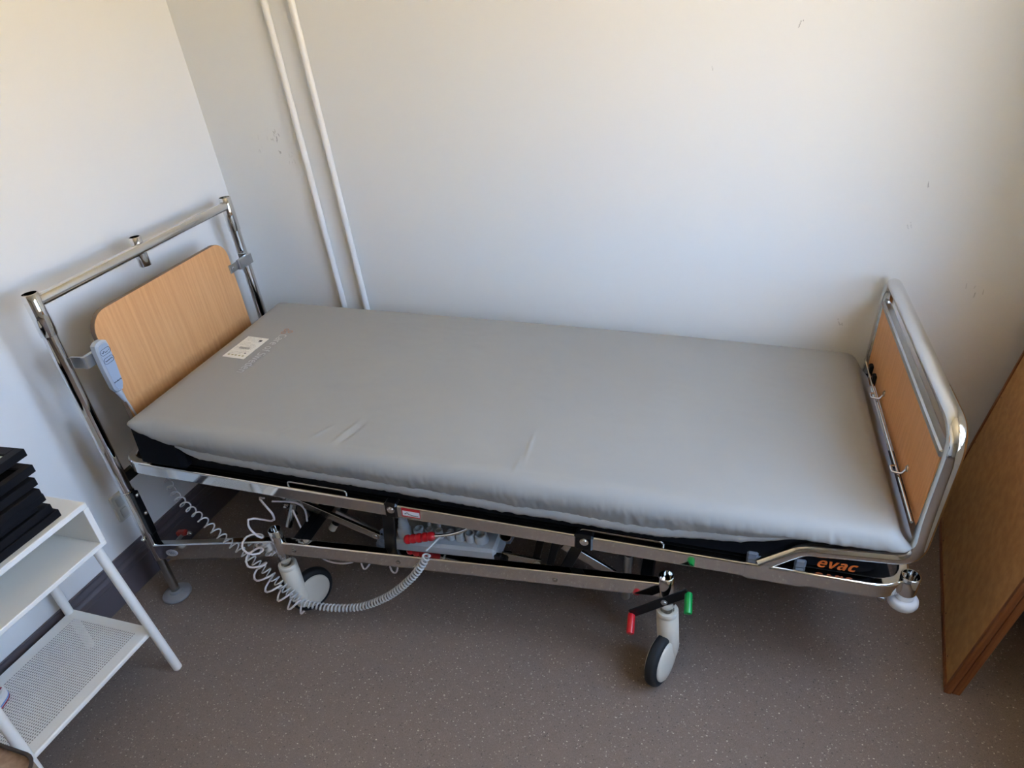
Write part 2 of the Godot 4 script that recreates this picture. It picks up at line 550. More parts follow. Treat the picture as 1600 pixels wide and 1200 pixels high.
func make_room():
	var T := 0.2
	var f := setting("floor", "dark brown vinyl floor with pale flecks", "floor")
	var b := MB.new()
	b.box(Vector3(ROOM.x / 2, -0.05, ROOM.z / 2), Vector3(ROOM.x + 2 * T, 0.1, ROOM.z + 2 * T), Basis.IDENTITY, 0.0)
	obj("floor_slab", b, M.floor, f)
	f = setting("ceiling", "plain white ceiling over the room", "ceiling")
	b = MB.new()
	b.box(Vector3(ROOM.x / 2, ROOM.y + 0.05, ROOM.z / 2), Vector3(ROOM.x + 2 * T, 0.1, ROOM.z + 2 * T), Basis.IDENTITY, 0.0)
	obj("ceiling_slab", b, M.ceiling, f)
	f = setting("wall_left", "white painted wall behind the headboard", "wall")
	b = MB.new()
	b.box(Vector3(-T / 2, ROOM.y / 2, ROOM.z / 2 - T / 2), Vector3(T, ROOM.y, ROOM.z + T), Basis.IDENTITY, 0.0)
	obj("plaster", b, M.paint, f)
	# back wall, a hair out of square
	var bx := Transform3D(Basis(Vector3.UP, -0.0141), Vector3.ZERO)
	f = setting("wall_back", "white painted wall with small scuffs along the bed", "wall", bx)
	b = MB.new()
	var w := ROOM.x + 0.06
	b.box(Vector3(w / 2 - 0.02, ROOM.y / 2, -T / 2 - 0.0005), Vector3(w, ROOM.y, T), Basis.IDENTITY, 0.0)
	b.face([Vector3(0, 0, 0), Vector3(w, 0, 0), Vector3(w, ROOM.y, 0), Vector3(0, ROOM.y, 0)], Vector3(0, 0, 1), [Vector2(0, 1), Vector2(1, 1), Vector2(1, 0), Vector2(0, 0)])
	var pm := mat(Color.WHITE, 0.62)
	pm.albedo_texture = back_wall_texture(w, ROOM.y)
	obj("plaster", b, pm, f)
	f = setting("wall_front", "pale grey painted wall facing the bed", "wall")
	b = MB.new()
	b.box(Vector3(ROOM.x / 2, ROOM.y / 2, ROOM.z + T / 2), Vector3(ROOM.x + 2 * T, ROOM.y, T), Basis.IDENTITY, 0.0)
	obj("plaster", b, mat(rgb(172, 170, 166), 0.7), f)
	f = setting("wall_right", "white painted wall with the window opening", "wall")
	b = MB.new()
	var hz0 := 0.74; var hz1 := 2.02; var hy0 := 0.80; var hy1 := 2.10
	var mu := 0.12
	wall_with_hole(b, ROOM.x, T, -0.1, ROOM.z, ROOM.y, hz0, hz1, hy0, hy1)
	obj("plaster", b, M.paint, f)
	# window
	f = setting("window_1", "white two-light window in the right wall", "window")
	b = MB.new()
	var xw := ROOM.x + 0.12
	for r in [[hz0, hz1, hy0, hy0 + 0.05], [hz0, hz1, hy1 - 0.05, hy1], [hz0, hz0 + 0.05, hy0, hy1], [hz1 - 0.05, hz1, hy0, hy1], [(hz0 + hz1) / 2 - mu, (hz0 + hz1) / 2 + mu, hy0, hy1]]:
		b.box(Vector3(xw, (r[2] + r[3]) / 2, (r[0] + r[1]) / 2), Vector3(0.06, r[3] - r[2], r[1] - r[0]), Basis.IDENTITY, 0.004)
	obj("window_frame", b, M.white_metal, f)
	var glass := mat(Color(1, 1, 1, 0.04), 0.0)
	glass.transparency = BaseMaterial3D.TRANSPARENCY_ALPHA
	for k in 2:
		b = MB.new()
		var a := hz0 + 0.05 if k == 0 else (hz0 + hz1) / 2 + mu
		var e := (hz0 + hz1) / 2 - mu if k == 0 else hz1 - 0.05
		b.face([Vector3(xw, hy0 + 0.05, a), Vector3(xw, hy0 + 0.05, e), Vector3(xw, hy1 - 0.05, e), Vector3(xw, hy1 - 0.05, a)], Vector3(-1, 0, 0))
		obj("pane", b, glass, f)
	b = MB.new()
	b.box(Vector3(ROOM.x + 0.06, hy0 - 0.015, (hz0 + hz1) / 2), Vector3(0.16, 0.03, hz1 - hz0 + 0.08), Basis.IDENTITY, 0.004)
	obj("window_sill", b, M.white_metal, f)
	# baseboards
	f = setting("baseboard_left", "dark grey moulded baseboard below the headboard wall", "baseboard")
	obj("moulding", baseboard(ROOM.z), M.baseboard, f)
	f = setting("baseboard_back", "dark grey moulded baseboard along the wall behind the bed", "baseboard", bx)
	obj("moulding", baseboard(ROOM.x), M.baseboard, f, Transform3D(Basis(Vector3(0, 0, 1), Vector3.UP, Vector3(-1, 0, 0)), Vector3(ROOM.x, 0, 0)))
	# heating pipes on the back wall
	var lab := ["thin white wall pipe, the one closer to the room corner", "thin white wall pipe, the one further from the room corner"]
	for k in 2:
		var x: float = [0.41, 0.513][k]
		var p := thing("wall_pipe", lab[k], "pipe", bx * Transform3D(Basis.IDENTITY, Vector3(x, 0.0, 0.0145)), "white pipes up the back wall")
		obj("pipe", rod(Vector3(0, 0.157, 0), Vector3(0, ROOM.y, 0), 0.0112, 16), M.pipe, p)
		for y in [0.5, 2.0]:
			b = MB.new(); b.box(Vector3(0, y, -0.008), Vector3(0.010, 0.014, 0.012))
			obj("pipe_clip", b, M.pipe, p)
	# wall socket behind the front post
	var s := thing("wall_socket", "cream wall socket behind the chrome head post", "socket", Transform3D(Basis.IDENTITY, Vector3(0, 0.305, 0.952)))
	b = MB.new(); b.extrude(rpoly(0.05, 0.10, 0.006), 0.012, Transform3D(Basis(Vector3(0, 0, -1), Vector3.UP, Vector3(1, 0, 0)), Vector3(0.006, 0, 0)), 0.002)
	obj("plate", b, mat(rgb(214, 212, 202), 0.4), s)
	for k in 2:
		b = MB.new(); b.extrude(rpoly(0.026, 0.034, 0.005), 0.006, Transform3D(Basis(Vector3(0, 0, -1), Vector3.UP, Vector3(1, 0, 0)), Vector3(0.014, -0.022 + k * 0.044, 0)), 0.001)
		obj("outlet", b, mat(rgb(196, 196, 190), 0.4), s)

# ---------------------------------------------------------------- bed
var BW: Transform3D       # bed frame -> world
var DW: Transform3D       # deck frame -> bed frame
var OFF := Vector3(-1.2, 0, -0.62)

func hollow_tube(r: float, t: float, y0: float, y1: float, o: Vector3, sides := 24) -> MB:
	var mb := MB.new()
	mb.lathe([Vector2(0.0001, y0), Vector2(r - 0.001, y0), Vector2(r, y0 + 0.001), Vector2(r, y1 - 0.001), Vector2(r - 0.001, y1), Vector2(r - t, y1), Vector2(r - t, y1 - 0.04), Vector2(0.0001, y1 - 0.04)], o, Basis.IDENTITY, sides)
	return mb

func make_caster(bed: Node3D, x: float, z: float, turn: float):
	var xf := Transform3D(Basis(Vector3.UP, turn), Vector3(x, 0, z) + OFF)
	var ax := Vector3(0.044, 0.072, 0)
	var b := MB.new()
	# housing: column plus two cheeks
	b.lathe([Vector2(0.0001, 0.034), Vector2(0.014, 0.036), Vector2(0.0235, 0.055), Vector2(0.0285, 0.085), Vector2(0.0285, 0.200), Vector2(0.0275, 0.2015), Vector2(0.0275, 0.2035), Vector2(0.0285, 0.205), Vector2(0.0285, 0.214), Vector2(0.0265, 0.217), Vector2(0.018, 0.217), Vector2(0.016, 0.211), Vector2(0.0001, 0.211)], Vector3.ZERO, Basis.IDENTITY, 28)
	for s in [-1.0, 1.0]:
		b.lathe([Vector2(0.054, 0.012), Vector2(0.054, 0.0185), Vector2(0.051, 0.021), Vector2(0.03, 0.0225), Vector2(0.0001, 0.023)], ax, Basis(Vector3(1, 0, 0), Vector3(0, 0, s), Vector3(0, -s, 0)), 36)
	var c := obj("caster", b, M.caster, bed, xf)
	c.set_meta("label", "cream plastic swivel caster housing")
	b = MB.new()
	b.lathe([Vector2(0.045, -0.014), Vector2(0.062, -0.0155), Vector2(0.069, -0.012), Vector2(0.072, -0.005), Vector2(0.072, 0.005), Vector2(0.069, 0.012), Vector2(0.062, 0.0155), Vector2(0.045, 0.014)], ax, Basis(Vector3(1, 0, 0), Vector3(0, 0, 1), Vector3(0, -1, 0)), 40, true)
	obj("tyre", b, M.rubber, c)
	b = MB.new()
	b.lathe([Vector2(0.0001, 0.0115), Vector2(0.046, 0.0115), Vector2(0.046, -0.0115), Vector2(0.0001, -0.0115)], ax, Basis(Vector3(1, 0, 0), Vector3(0, 0, 1), Vector3(0, -1, 0)), 32)
	obj("wheel_hub", b, M.caster, c)
	obj("caster_stem", rod(Vector3(0, 0.205, 0), Vector3(0, 0.25, 0), 0.0125, 20), M.chrome_worn, c)

func make_bed():
	BW = Transform3D(Basis(Vector3.UP, BED_TURN), Vector3.ZERO)
	DW = Transform3D(Basis(Vector3(0, 0, 1), -TILT), Vector3(1.2, DECK_H, 0)) * Transform3D(Basis.IDENTITY, Vector3(-1.2, 0, 0))
	var bed := thing("hospital_bed", "chrome tubular adjustable hospital bed with beech headboard and footboard, tilted down to the foot", "bed", BW * Transform3D(Basis.IDENTITY, -OFF))
	var fx := Transform3D(Basis.IDENTITY, OFF)                # parts given in bed coordinates
	var dx := fx * DW                                          # parts given in deck coordinates
	var b: MB
	# --- head frame
	for z in [1.0265, 0.1606]:
		var o := Vector3(0.1058, 0, z)
		b = MB.new()
		b.lathe([Vector2(0.0185, 0.17), Vector2(0.0185, 1.0)], o, Basis.IDENTITY, 28)
		b.lathe([Vector2(0.0001, 0.17), Vector2(0.0185, 0.17)], o, Basis.IDENTITY, 28)
		var post := obj("head_post", b, M.chrome, bed, fx)
		obj("post_sleeve", hollow_tube(0.0215, 0.003, 0.985, 1.108, o, 28), M.chrome, post)
		b = MB.new(); b.lathe([Vector2(0.0185, 0.44), Vector2(0.0215, 0.441), Vector2(0.0215, 0.447), Vector2(0.0185, 0.448)], o, Basis.IDENTITY, 24)
		obj("collar", b, M.chrome, post)
		obj("post_foot", rod(o + Vector3(0, 0.012, 0), o + Vector3(0, 0.19, 0), 0.0145, 20), M.chrome_worn, post)
		b = MB.new(); b.lathe([Vector2(0.0001, 0.0), Vector2(0.044, 0.0), Vector2(0.0475, 0.004), Vector2(0.0475, 0.009), Vector2(0.044, 0.013), Vector2(0.022, 0.017), Vector2(0.0215, 0.024), Vector2(0.018, 0.026), Vector2(0.0145, 0.026)], o, Basis.IDENTITY, 36)
		var dsc := obj("wall_bumper", b, M.disc, post)
		dsc.set_meta("label", "grey plastic bumper disc")
		# slotted black guide on the side facing the mattress
		b = MB.new(); b.box(Vector3(0.1335, 0.365, z + 0.002), Vector3(0.016, 0.165, 0.022), Basis.IDENTITY, 0.002)
		b.box(Vector3(0.1345, 0.25, z), Vector3(0.010, 0.08, 0.016), Basis.IDENTITY, 0.002)
		obj("guide_bracket", b, M.black_gloss, post)
		for y in [0.365, 0.435]:
			obj("bolt", bolt(0.0055, 0.007, Vector3(0.1415, y, z + 0.002), along(Vector3(1, 0, 0))), M.chrome, post)
		obj("bolt", bolt(0.006, 0.010, Vector3(0.1058, 0.268, z + 0.0185), along(Vector3(0, 0, 1))), M.chrome, post)
	obj("head_bar", rod(Vector3(0.1058, 1.080, 0.165), Vector3(0.1058, 1.080, 1.020), 0.0165, 28), M.chrome, bed, fx)
	var hs := obj("lifting_pole_socket", hollow_tube(0.0185, 0.003, 1.020, 1.115, Vector3(0.0875, 0, 0.603), 24), M.chrome, bed, fx)
	hs.set_meta("label", "short open chrome socket on the head bar")
	b = MB.new(); b.sweep(rrect(0.02, 0.034, 0.002, 2), [Vector3(0.106, 0.488, 0.17), Vector3(0.106, 0.488, 1.015)], Vector3.UP)
	obj("cross_bar", b, M.black_gloss, bed, fx)
	# headboard panel
	b = MB.new()
	var px := Transform3D(Basis(Vector3(0, 0, -1), Vector3.UP, Vector3(1, 0, 0)), Vector3(0.138, 0.707, 0.608))
	b.extrude(rpoly(0.636, 0.568, 0.062, 8), 0.002, px * Transform3D(Basis.IDENTITY, Vector3(0, 0, 0.0085)), 0.0005, 1.0 / 0.64)
	var hp := obj("headboard", b, M.beech, bed, fx)
	hp.set_meta("label", "beech laminate headboard with rounded corners")
	b = MB.new(); b.extrude(rpoly(0.638, 0.570, 0.063, 8), 0.0165, px, 0.0015)
	obj("edge_band", b, M.edge, hp)
	for s in [[0.30, 0.175], [0.918, 1.012]]:
		b = MB.new()
		var z0: float = s[0]; var z1: float = s[1]
		b.box(Vector3(0.1505, 0.886, (z0 + lerp(z0, z1, 0.3)) / 2), Vector3(0.005, 0.030, abs(z1 - z0) * 0.30 + 0.02), Basis.IDENTITY, 0.001)
		b.box(Vector3(0.1545, 0.886, lerp(z0, z1, 0.62)), Vector3(0.014, 0.036, abs(z1 - z0) * 0.62), Basis.IDENTITY, 0.001)
		b.box(Vector3(0.132, 0.886, z1 - 0.012 * sign(z1 - z0)), Vector3(0.05, 0.036, 0.006), Basis.IDENTITY, 0.001)
		var br := obj("panel_bracket", b, M.steel, bed, fx)
		obj("bolt", bolt(0.004, 0.004, Vector3(0.153, 0.886, z0 + 0.008 * sign(z1 - z0)), along(Vector3(1, 0, 0))), M.chrome, br)
	# --- underframe
	for z in [1.027, 0.205]:
		b = MB.new()
		b.sweep(rrect(0.028, 0.048, 0.005, 3), [Vector3(0.615, 0.285, z), Vector3(1.74, 0.285, z)], Vector3.UP)
		var rail := obj("base_rail", b, M.chrome, bed, fx)
		for x in [0.66, 1.0, 1.455]:
			obj("bolt", bolt(0.0055, 0.004, Vector3(x, 0.283, z + 0.014), along(Vector3(0, 0, 1))), M.chrome_worn, rail)
		b = MB.new()
		b.sweep(rrect(0.026, 0.062, 0.005, 3), [Vector3(0.118, 0.204, z), Vector3(0.605, 0.281, z)], Vector3.UP)
		var con := obj("head_connector", b, M.chrome, bed, fx)
		if z > 0.5:
			b = MB.new(); b.lathe([Vector2(0.0001, 0.001), Vector2(0.0135, 0.001), Vector2(0.014, 0)], Vector3.ZERO, Basis(Vector3(1.75, 0.28, 0), Vector3(0, 0, 1), Vector3(0, -1, 0)), 24)
			var bd := obj("badge", b, mat(rgb(186, 184, 186), 0.4), con, Transform3D(Basis.IDENTITY, Vector3(0.185, 0.212, z + 0.0132)))
			bd.set_meta("label", "small oval silver badge")
			b = MB.new()
			for k in 3: b.tube([Vector3(-0.013 + k * 0.009, -0.004, 0.0012), Vector3(-0.008 + k * 0.009, 0.006, 0.0012), Vector3(-0.003 + k * 0.009, -0.003, 0.0012)], 0.0008, 6)
			obj("badge_mark", b, M.greydark, con, Transform3D(Basis.IDENTITY, Vector3(0.185, 0.212, z + 0.0132)))
	for x in [0.66, 1.69]:
		b = MB.new(); b.sweep(rrect(0.03, 0.04, 0.003, 2), [Vector3(x, 0.285, 0.215), Vector3(x, 0.285, 1.017)], Vector3.UP)
		obj("base_crossbar", b, M.black, bed, fx)
	for c in [[0.608, 1.03, 1.10], [1.744, 1.035, -1.94], [0.608, 0.205, 0.4], [1.744, 0.205, 2.4]]:
		obj("caster_tube", hollow_tube(0.0195, 0.003, 0.232, 0.352 if c[0] < 1.0 else 0.334, Vector3(c[0], 0, c[1]), 28), M.chrome, bed, fx)
		make_caster(bed, c[0], c[1], c[2])
	# --- brake pedals on the foot caster
	for q in [[1.0725, 0]]:
		var A := Vector3(1.657, 0.222, 1.068); var Bb := Vector3(1.800, 0.318, 1.068)
		var pb := obj("brake_pedal", bar(A, Bb, 0.026, 0.006), M.black_gloss, bed, fx)
		pb.set_meta("label", "dark brake pedal bar with a red and a green peg")
		for s in 2:
			var o: Vector3 = [A, Bb][s]
			b = MB.new(); b.lathe([Vector2(0.0001, -0.006), Vector2(0.0085, -0.005), Vector2(0.0095, -0.001), Vector2(0.0102, 0.04), Vector2(0.0098, 0.046), Vector2(0.005, 0.048), Vector2(0.0001, 0.047)], o + Vector3(0, -0.006, 0.002), along(Vector3(0.02, -0.45, 1.0)), 20)
			var pg := obj("pedal_peg", b, [M.red, M.green][s], pb)
			pg.set_meta("label", ["red plastic pedal peg", "green plastic pedal peg"][s])
		obj("bolt", bolt(0.006, 0.006, (A + Bb) / 2 + Vector3(0.012, 0.008, 0.003), along(Vector3(0, 0, 1))), M.steel, pb)
	b = MB.new()
	b.sweep(rrect(0.006, 0.026, 0.002, 2), [Vector3(1.66, 0.215, 0.965), Vector3(1.738, 0.262, 1.0)], Vector3.UP)
	var ip := obj("inner_pedal", b, M.black_gloss, bed, fx)
	obj("pedal_peg", rod(Vector3(1.662, 0.232, 0.972), Vector3(1.658, 0.206, 0.985), 0.0095, 16), M.red, ip)
	b = MB.new()
	b.box(Vector3(0.165, 0.222, 0.958), Vector3(0.04, 0.018, 0.02), Basis(Vector3(0, 0, 1), 0.2), 0.004)
	var rl := obj("red_lever", b, mat(rgb(150, 44, 34), 0.4), bed, fx)
	rl.set_meta("label", "small red lever beside the head post")
	obj("bolt", bolt(0.006, 0.012, Vector3(0.192, 0.222, 0.958), along(Vector3(1, 0.2, 0))), M.chrome, rl)
	obj("lever_arm", rod(Vector3(0.168, 0.218, 0.958), Vector3(0.168, 0.215, 1.02), 0.006, 10), M.steel, rl)
	# --- deck: chrome rail loop
	b = MB.new()
	var x0 := 0.132; var x1 := 2.292; var z0 := 0.222; var z1 := 1.008
	var loop := fillet([Vector3(1.2, -0.022, z1), Vector3(x1, -0.022, z1), Vector3(x1, -0.022, z0), Vector3(x0, -0.022, z0), Vector3(x0, -0.022, z1), Vector3(1.19, -0.022, z1)], [0.085, 0.085, 0.06, 0.06], 8)
	b.sweep(rrect(0.026, 0.044, 0.006, 3), loop, Vector3.UP, true)
	var deck := obj("deck_rail", b, M.chrome, bed, dx)
	deck.set_meta("label", "chrome rectangular rail round the mattress deck")
	b = MB.new(); b.box(Vector3(1.2, -0.022, 0.615), Vector3(2.12, 0.03, 0.755), Basis.IDENTITY, 0.003)
	obj("deck_panel", b, M.black, bed, dx)
	for x in [0.35, 0.8, 1.25, 1.7, 2.1]:
		b = MB.new(); b.box(Vector3(x, -0.05, 0.615), Vector3(0.04, 0.03, 0.76), Basis.IDENTITY, 0.003)
		obj("deck_bearer", b, M.black, bed, dx)
	for c in [[1.01, 0.042], [1.541, 0.052]]:
		b = MB.new()
		b.box(Vector3(c[0], -0.021, 1.0085), Vector3(c[1], 0.052, 0.034), Basis.IDENTITY, 0.007)
		var cl := obj("rail_clamp", b, M.black_gloss, bed, dx)
		obj("bolt", bolt(0.0085, 0.006, Vector3(c[0] + 0.002, -0.013, 1.0255), along(Vector3(0, 0, 1))), M.chrome, cl)
	# sticker
	b = MB.new(); b.box(Vector3(1.068, -0.018, 1.0215), Vector3(0.054, 0.030, 0.001), Basis.IDENTITY, 0.0002)
	var st := obj("warning_sticker", b, M.red, bed, dx)
	st.set_meta("label", "red and white warning sticker")
	b = MB.new(); b.box(Vector3(1.069, -0.020, 1.0222), Vector3(0.049, 0.017, 0.0008), Basis.IDENTITY, 0.0001)
	obj("sticker_field", b, mat(rgb(226, 226, 230), 0.5), st)
	b = MB.new(); b.tube([Vector3(1.050, -0.022, 1.0226), Vector3(1.054, -0.0205, 1.0226), Vector3(1.058, -0.016, 1.0226), Vector3(1.063, -0.022, 1.0226), Vector3(1.069, -0.023, 1.0226)], 0.0012, 6)
	b.box(Vector3(1.079, -0.0245, 1.0226), Vector3(0.022, 0.0022, 0.0006), Basis.IDENTITY, 0.0001)
	obj("sticker_symbol", b, M.print_dark, st)
	# mattress retainers
	for c in [[0.69, 0.872], [1.53, 1.738]]:
		b = MB.new()
		b.tube(fillet([Vector3(c[0], -0.01, 1.006), Vector3(c[0], 0.013, 1.008), Vector3(c[1], 0.013, 1.008), Vector3(c[1], -0.01, 1.006)], 0.012, 6), 0.0032, 10)
		obj("mattress_retainer", b, M.chrome_worn, bed, dx)
	# sleeve on the rail for the foot frame
	b = MB.new(); b.sweep(rrect(0.031, 0.050, 0.006, 3), [Vector3(1.934, -0.022, 1.008), Vector3(2.068, -0.022, 1.008)], Vector3.UP)
	var sl := obj("foot_frame_sleeve", b, M.chrome, bed, dx)
	for x in [1.948, 2.056]:
		b = MB.new(); b.box(Vector3(x, 0.012, 0.996), Vector3(0.026, 0.024, 0.024), Basis.IDENTITY, 0.004)
		obj("sleeve_cap", b, M.greydark, sl)
	# foot frame tube
	b = MB.new()
	var fp := fillet([Vector3(1.968, -0.004, 1.006), Vector3(2.052, 0.064, 1.006), Vector3(2.284, 0.086, 1.006), Vector3(2.290, 0.424, 1.006), Vector3(2.286, 0.424, 0.214), Vector3(2.286, -0.02, 0.214)], [0.06, 0.05, 0.07, 0.06], 10)
	b.tube(fp, 0.019, 24)
	obj("foot_frame", b, M.chrome, bed, dx)
	# footboard
	b = MB.new()
	b.extrude(rpoly(0.745, 0.195, 0.004, 2), 0.014, Transform3D(Basis(Vector3(0, 0, -1), Vector3.UP, Vector3(1, 0, 0)), Vector3(2.281, 0.252, 0.610)), 0.001, 1.0 / 0.75)
	var fb := obj("footboard", b, M.beech_foot, bed, dx)
	fb.set_meta("label", "beech laminate footboard inside the chrome hoop")
	b = MB.new(); b.box(Vector3(2.281, 0.356, 0.610), Vector3(0.022, 0.020, 0.752), Basis.IDENTITY, 0.004)
	obj("top_strip", b, M.steel, fb)
	b = MB.new(); b.tube([Vector3(2.262, 0.168, 0.235), Vector3(2.262, 0.168, 0.985)], 0.0033, 10)
	obj("blanket_wire", b, M.chrome, fb)
	for z in [0.46, 0.80]:
		b = MB.new()
		b.tube(fillet([Vector3(2.262, 0.168, z - 0.022), Vector3(2.248, 0.172, z - 0.014), Vector3(2.248, 0.172, z + 0.01), Vector3(2.266, 0.178, z + 0.022), Vector3(2.276, 0.196, z + 0.022)], 0.008, 4), 0.003, 8)
		obj("wire_hook", b, M.chrome, fb)
		obj("bolt", bolt(0.0065, 0.004, Vector3(2.274, 0.198, z + 0.026), along(Vector3(-1, 0, 0))), M.chrome, fb)
	for z in [0.30, 0.36]:
		b = MB.new(); b.box(Vector3(2.270, 0.168, z), Vector3(0.012, 0.034, 0.024), Basis.IDENTITY, 0.003)
		obj("panel_catch", b, M.black, fb)
	# corner cups and bumpers at the foot
	for z in [0.984, 0.246]:
		var o := Vector3(2.298, 0, z)
		b = hollow_tube(0.0215, 0.0025, -0.062, 0.012, o, 28)
		var cup := obj("corner_cup", b, M.chrome, bed, dx)
		b = MB.new(); b.lathe([Vector2(0.0001, -0.088), Vector2(0.022, -0.087), Vector2(0.031, -0.080), Vector2(0.0345, -0.071), Vector2(0.033, -0.062), Vector2(0.027, -0.056), Vector2(0.0215, -0.055)], o, Basis.IDENTITY, 32)
		var bp := obj("corner_bumper", b, M.bumper, cup)
		bp.set_meta("label", "white plastic bumper ring")
	obj("foot_bolt", bolt(0.008, 0.012, Vector3(2.245, -0.052, 1.0), along(Vector3(0.2, -1, 0.3))), M.chrome_worn, bed, dx)
	b = MB.new(); b.box(Vector3(2.225, -0.046, 0.998), Vector3(0.05, 0.004, 0.024), Basis(Vector3(0, 0, 1), -0.15), 0.001)
	obj("foot_tab", b, M.steel, bed, dx)
	# --- lift mechanism
	var g := obj("lift_arm", bar(Vector3(0.592, 0.405, 0.935), Vector3(0.895, 0.268, 0.935), 0.026, 0.012), M.chrome_worn, bed, fx)
	obj("bolt", bolt(0.008, 0.006, Vector3(0.605, 0.40, 0.941), along(Vector3(0, 0, 1))), M.chrome, g)
	obj("bolt", bolt(0.007, 0.006, Vector3(0.880, 0.276, 0.941), along(Vector3(0, 0, 1))), M.chrome, g)
	b = MB.new(); b.extrude([Vector2(0.552, 0.415), Vector2(0.598, 0.425), Vector2(0.606, 0.31), Vector2(0.585, 0.30)], 0.008, Transform3D(Basis.IDENTITY, Vector3(0, 0, 0.915)), 0.001)
	var pl := obj("pivot_plate", b, M.chrome_worn, bed, fx)
	for y in [0.40, 0.34]: obj("bolt", bolt(0.008, 0.007, Vector3(0.578, y, 0.919), along(Vector3(0, 0, 1))), M.chrome, pl)
	for a in [[0.575, 0.435], [0.98, 0.405], [1.30, 0.336], [1.50, 0.36]]:
		var chrome_end: bool = a[0] == 1.30
		b = MB.new()
		if chrome_end:
			b.lathe([Vector2(0.0001, 0.0), Vector2(0.0165, 0.0), Vector2(0.0175, 0.001), Vector2(0.0175, 0.689), Vector2(0.0165, 0.69), Vector2(0.0140, 0.69), Vector2(0.0140, 0.64), Vector2(0.0001, 0.64)], Vector3(a[0], a[1], 0.265), Basis(Vector3(1, 0, 0), Vector3(0, 0, 1), Vector3(0, -1, 0)), 24)
		else:
			b.tube([Vector3(a[0], a[1], 0.26), Vector3(a[0], a[1], 0.965)], 0.015, 16)
		obj("torsion_tube", b, M.chrome_worn if chrome_end else M.black, bed, fx)
	obj("link_rod", rod(Vector3(0.655, 0.355, 0.915), Vector3(0.625, 0.255, 0.86), 0.014, 16), M.black_gloss, bed, fx)
	obj("link_rod", rod(Vector3(0.62, 0.365, 0.93), Vector3(0.60, 0.30, 0.96), 0.011, 16), M.chrome_worn, bed, fx)
	# actuator with cream end joints
	b = MB.new(); b.tube([Vector3(0.69, 0.235, 0.86), Vector3(0.76, 0.33, 0.82)], 0.013, 16)
	var ac := obj("actuator", b, M.black_gloss, bed, fx)
	obj("end_joint", rod(Vector3(0.755, 0.323, 0.823), Vector3(0.765, 0.337, 0.817), 0.0155, 16), M.caster, ac)
	obj("end_joint", rod(Vector3(0.676, 0.216, 0.868), Vector3(0.692, 0.238, 0.859), 0.012, 16), M.caster, ac)
	obj("actuator_rod", rod(Vector3(0.77, 0.315, 0.86), Vector3(0.96, 0.385, 0.86), 0.012, 16), M.chrome_worn, ac)
	obj("lift_arm", bar(Vector3(0.72, 0.30, 0.88), Vector3(0.86, 0.22, 0.88), 0.03, 0.008), M.steel, bed, fx)
	obj("lift_strut", bar(Vector3(0.992, 0.462, 1.004), Vector3(0.958, 0.262, 1.004), 0.036, 0.010), M.black_gloss, bed, fx)
	b = MB.new()
	var bl := []
	for k in 9: bl.append(Vector2(0.017 if k % 2 == 0 else 0.013, k * 0.007))
	b.lathe(bl, Vector3(0.885, 0.235, 0.93), along(Vector3(0.45, 0.9, 0)), 18)
	obj("bellows", b, M.greydark, bed, fx)
	# control box with sockets
	b = MB.new(); b.box(Vector3(1.105, 0.252, 0.905), Vector3(0.315, 0.066, 0.115), Basis.IDENTITY, 0.008)
	var cb := obj("control_box", b, M.greybox, bed, fx)
	cb.set_meta("label", "light grey control box with a row of sockets")
	for q in [[1.022, 0.016], [1.056, 0.013], [1.086, 0.012], [1.122, 0.0125], [1.150, 0.0135], [1.182, 0.015], [1.215, 0.018]]:
		b = MB.new()
		var r: float = q[1]
		b.lathe([Vector2(r * 1.1, 0.0), Vector2(r * 1.1, 0.012), Vector2(r, 0.014), Vector2(r, 0.030), Vector2(r * 0.9, 0.032), Vector2(r * 0.65, 0.032), Vector2(r * 0.6, 0.014), Vector2(0.0001, 0.014)], Vector3(q[0], 0.282, 0.925), along(Vector3(0.0, 1, 0.12)), 18)
		obj("socket", b, M.greybox, cb)
	b = MB.new()
	var cone := [Vector2(0.0001, 0), Vector2(0.021, 0), Vector2(0.021, 0.022)]
	for k in 12: cone.append(Vector2(lerp(0.019, 0.006, k / 11.0) * (1.0 if k % 2 == 0 else 0.86), 0.026 + k * 0.0068))
	cone.append(Vector2(0.0001, 0.102))
	b.lathe(cone, Vector3(0.975, 0.284, 0.93), along(Vector3(0.06, 1, 0)), 20)
	obj("plug_boot", b, M.greybox, cb)
	for k in 2:
		b = MB.new(); b.tube(curve([Vector3(1.052 + k * 0.03, 0.31, 0.915), Vector3(1.054 + k * 0.03, 0.345, 0.90), Vector3(1.075 + k * 0.03, 0.375, 0.86), Vector3(1.14 + k * 0.02, 0.385, 0.78)], 0.008), 0.0055, 10)
		obj("motor_cable", b, M.greybox, cb)
	b = MB.new(); b.box(Vector3(1.12, 0.31, 0.79), Vector3(0.30, 0.16, 0.10), Basis.IDENTITY, 0.012)
	obj("motor_housing", b, M.greydark, bed, fx)
	b = MB.new(); b.extrude([Vector2(1.225, 0.40), Vector2(1.285, 0.40), Vector2(1.295, 0.26), Vector2(1.275, 0.225), Vector2(1.235, 0.225)], 0.02, Transform3D(Basis.IDENTITY, Vector3(0, 0, 0.86)), 0.004)
	obj("motor_flange", b, M.greydark, bed, fx)
	for x in [0.942, 1.268]:
		b = MB.new(); b.box(Vector3(x, 0.248, 0.955), Vector3(0.020, 0.04, 0.016), Basis.IDENTITY, 0.002)
		var lug := obj("box_lug", b, M.black_gloss, bed, fx)
		obj("bolt", bolt(0.006, 0.006, Vector3(x, 0.24, 0.963), along(Vector3(0, 0, 1))), M.chrome, lug)
	b = MB.new(); b.box(Vector3(1.105, 0.207, 0.905), Vector3(0.36, 0.02, 0.04), Basis.IDENTITY, 0.002)
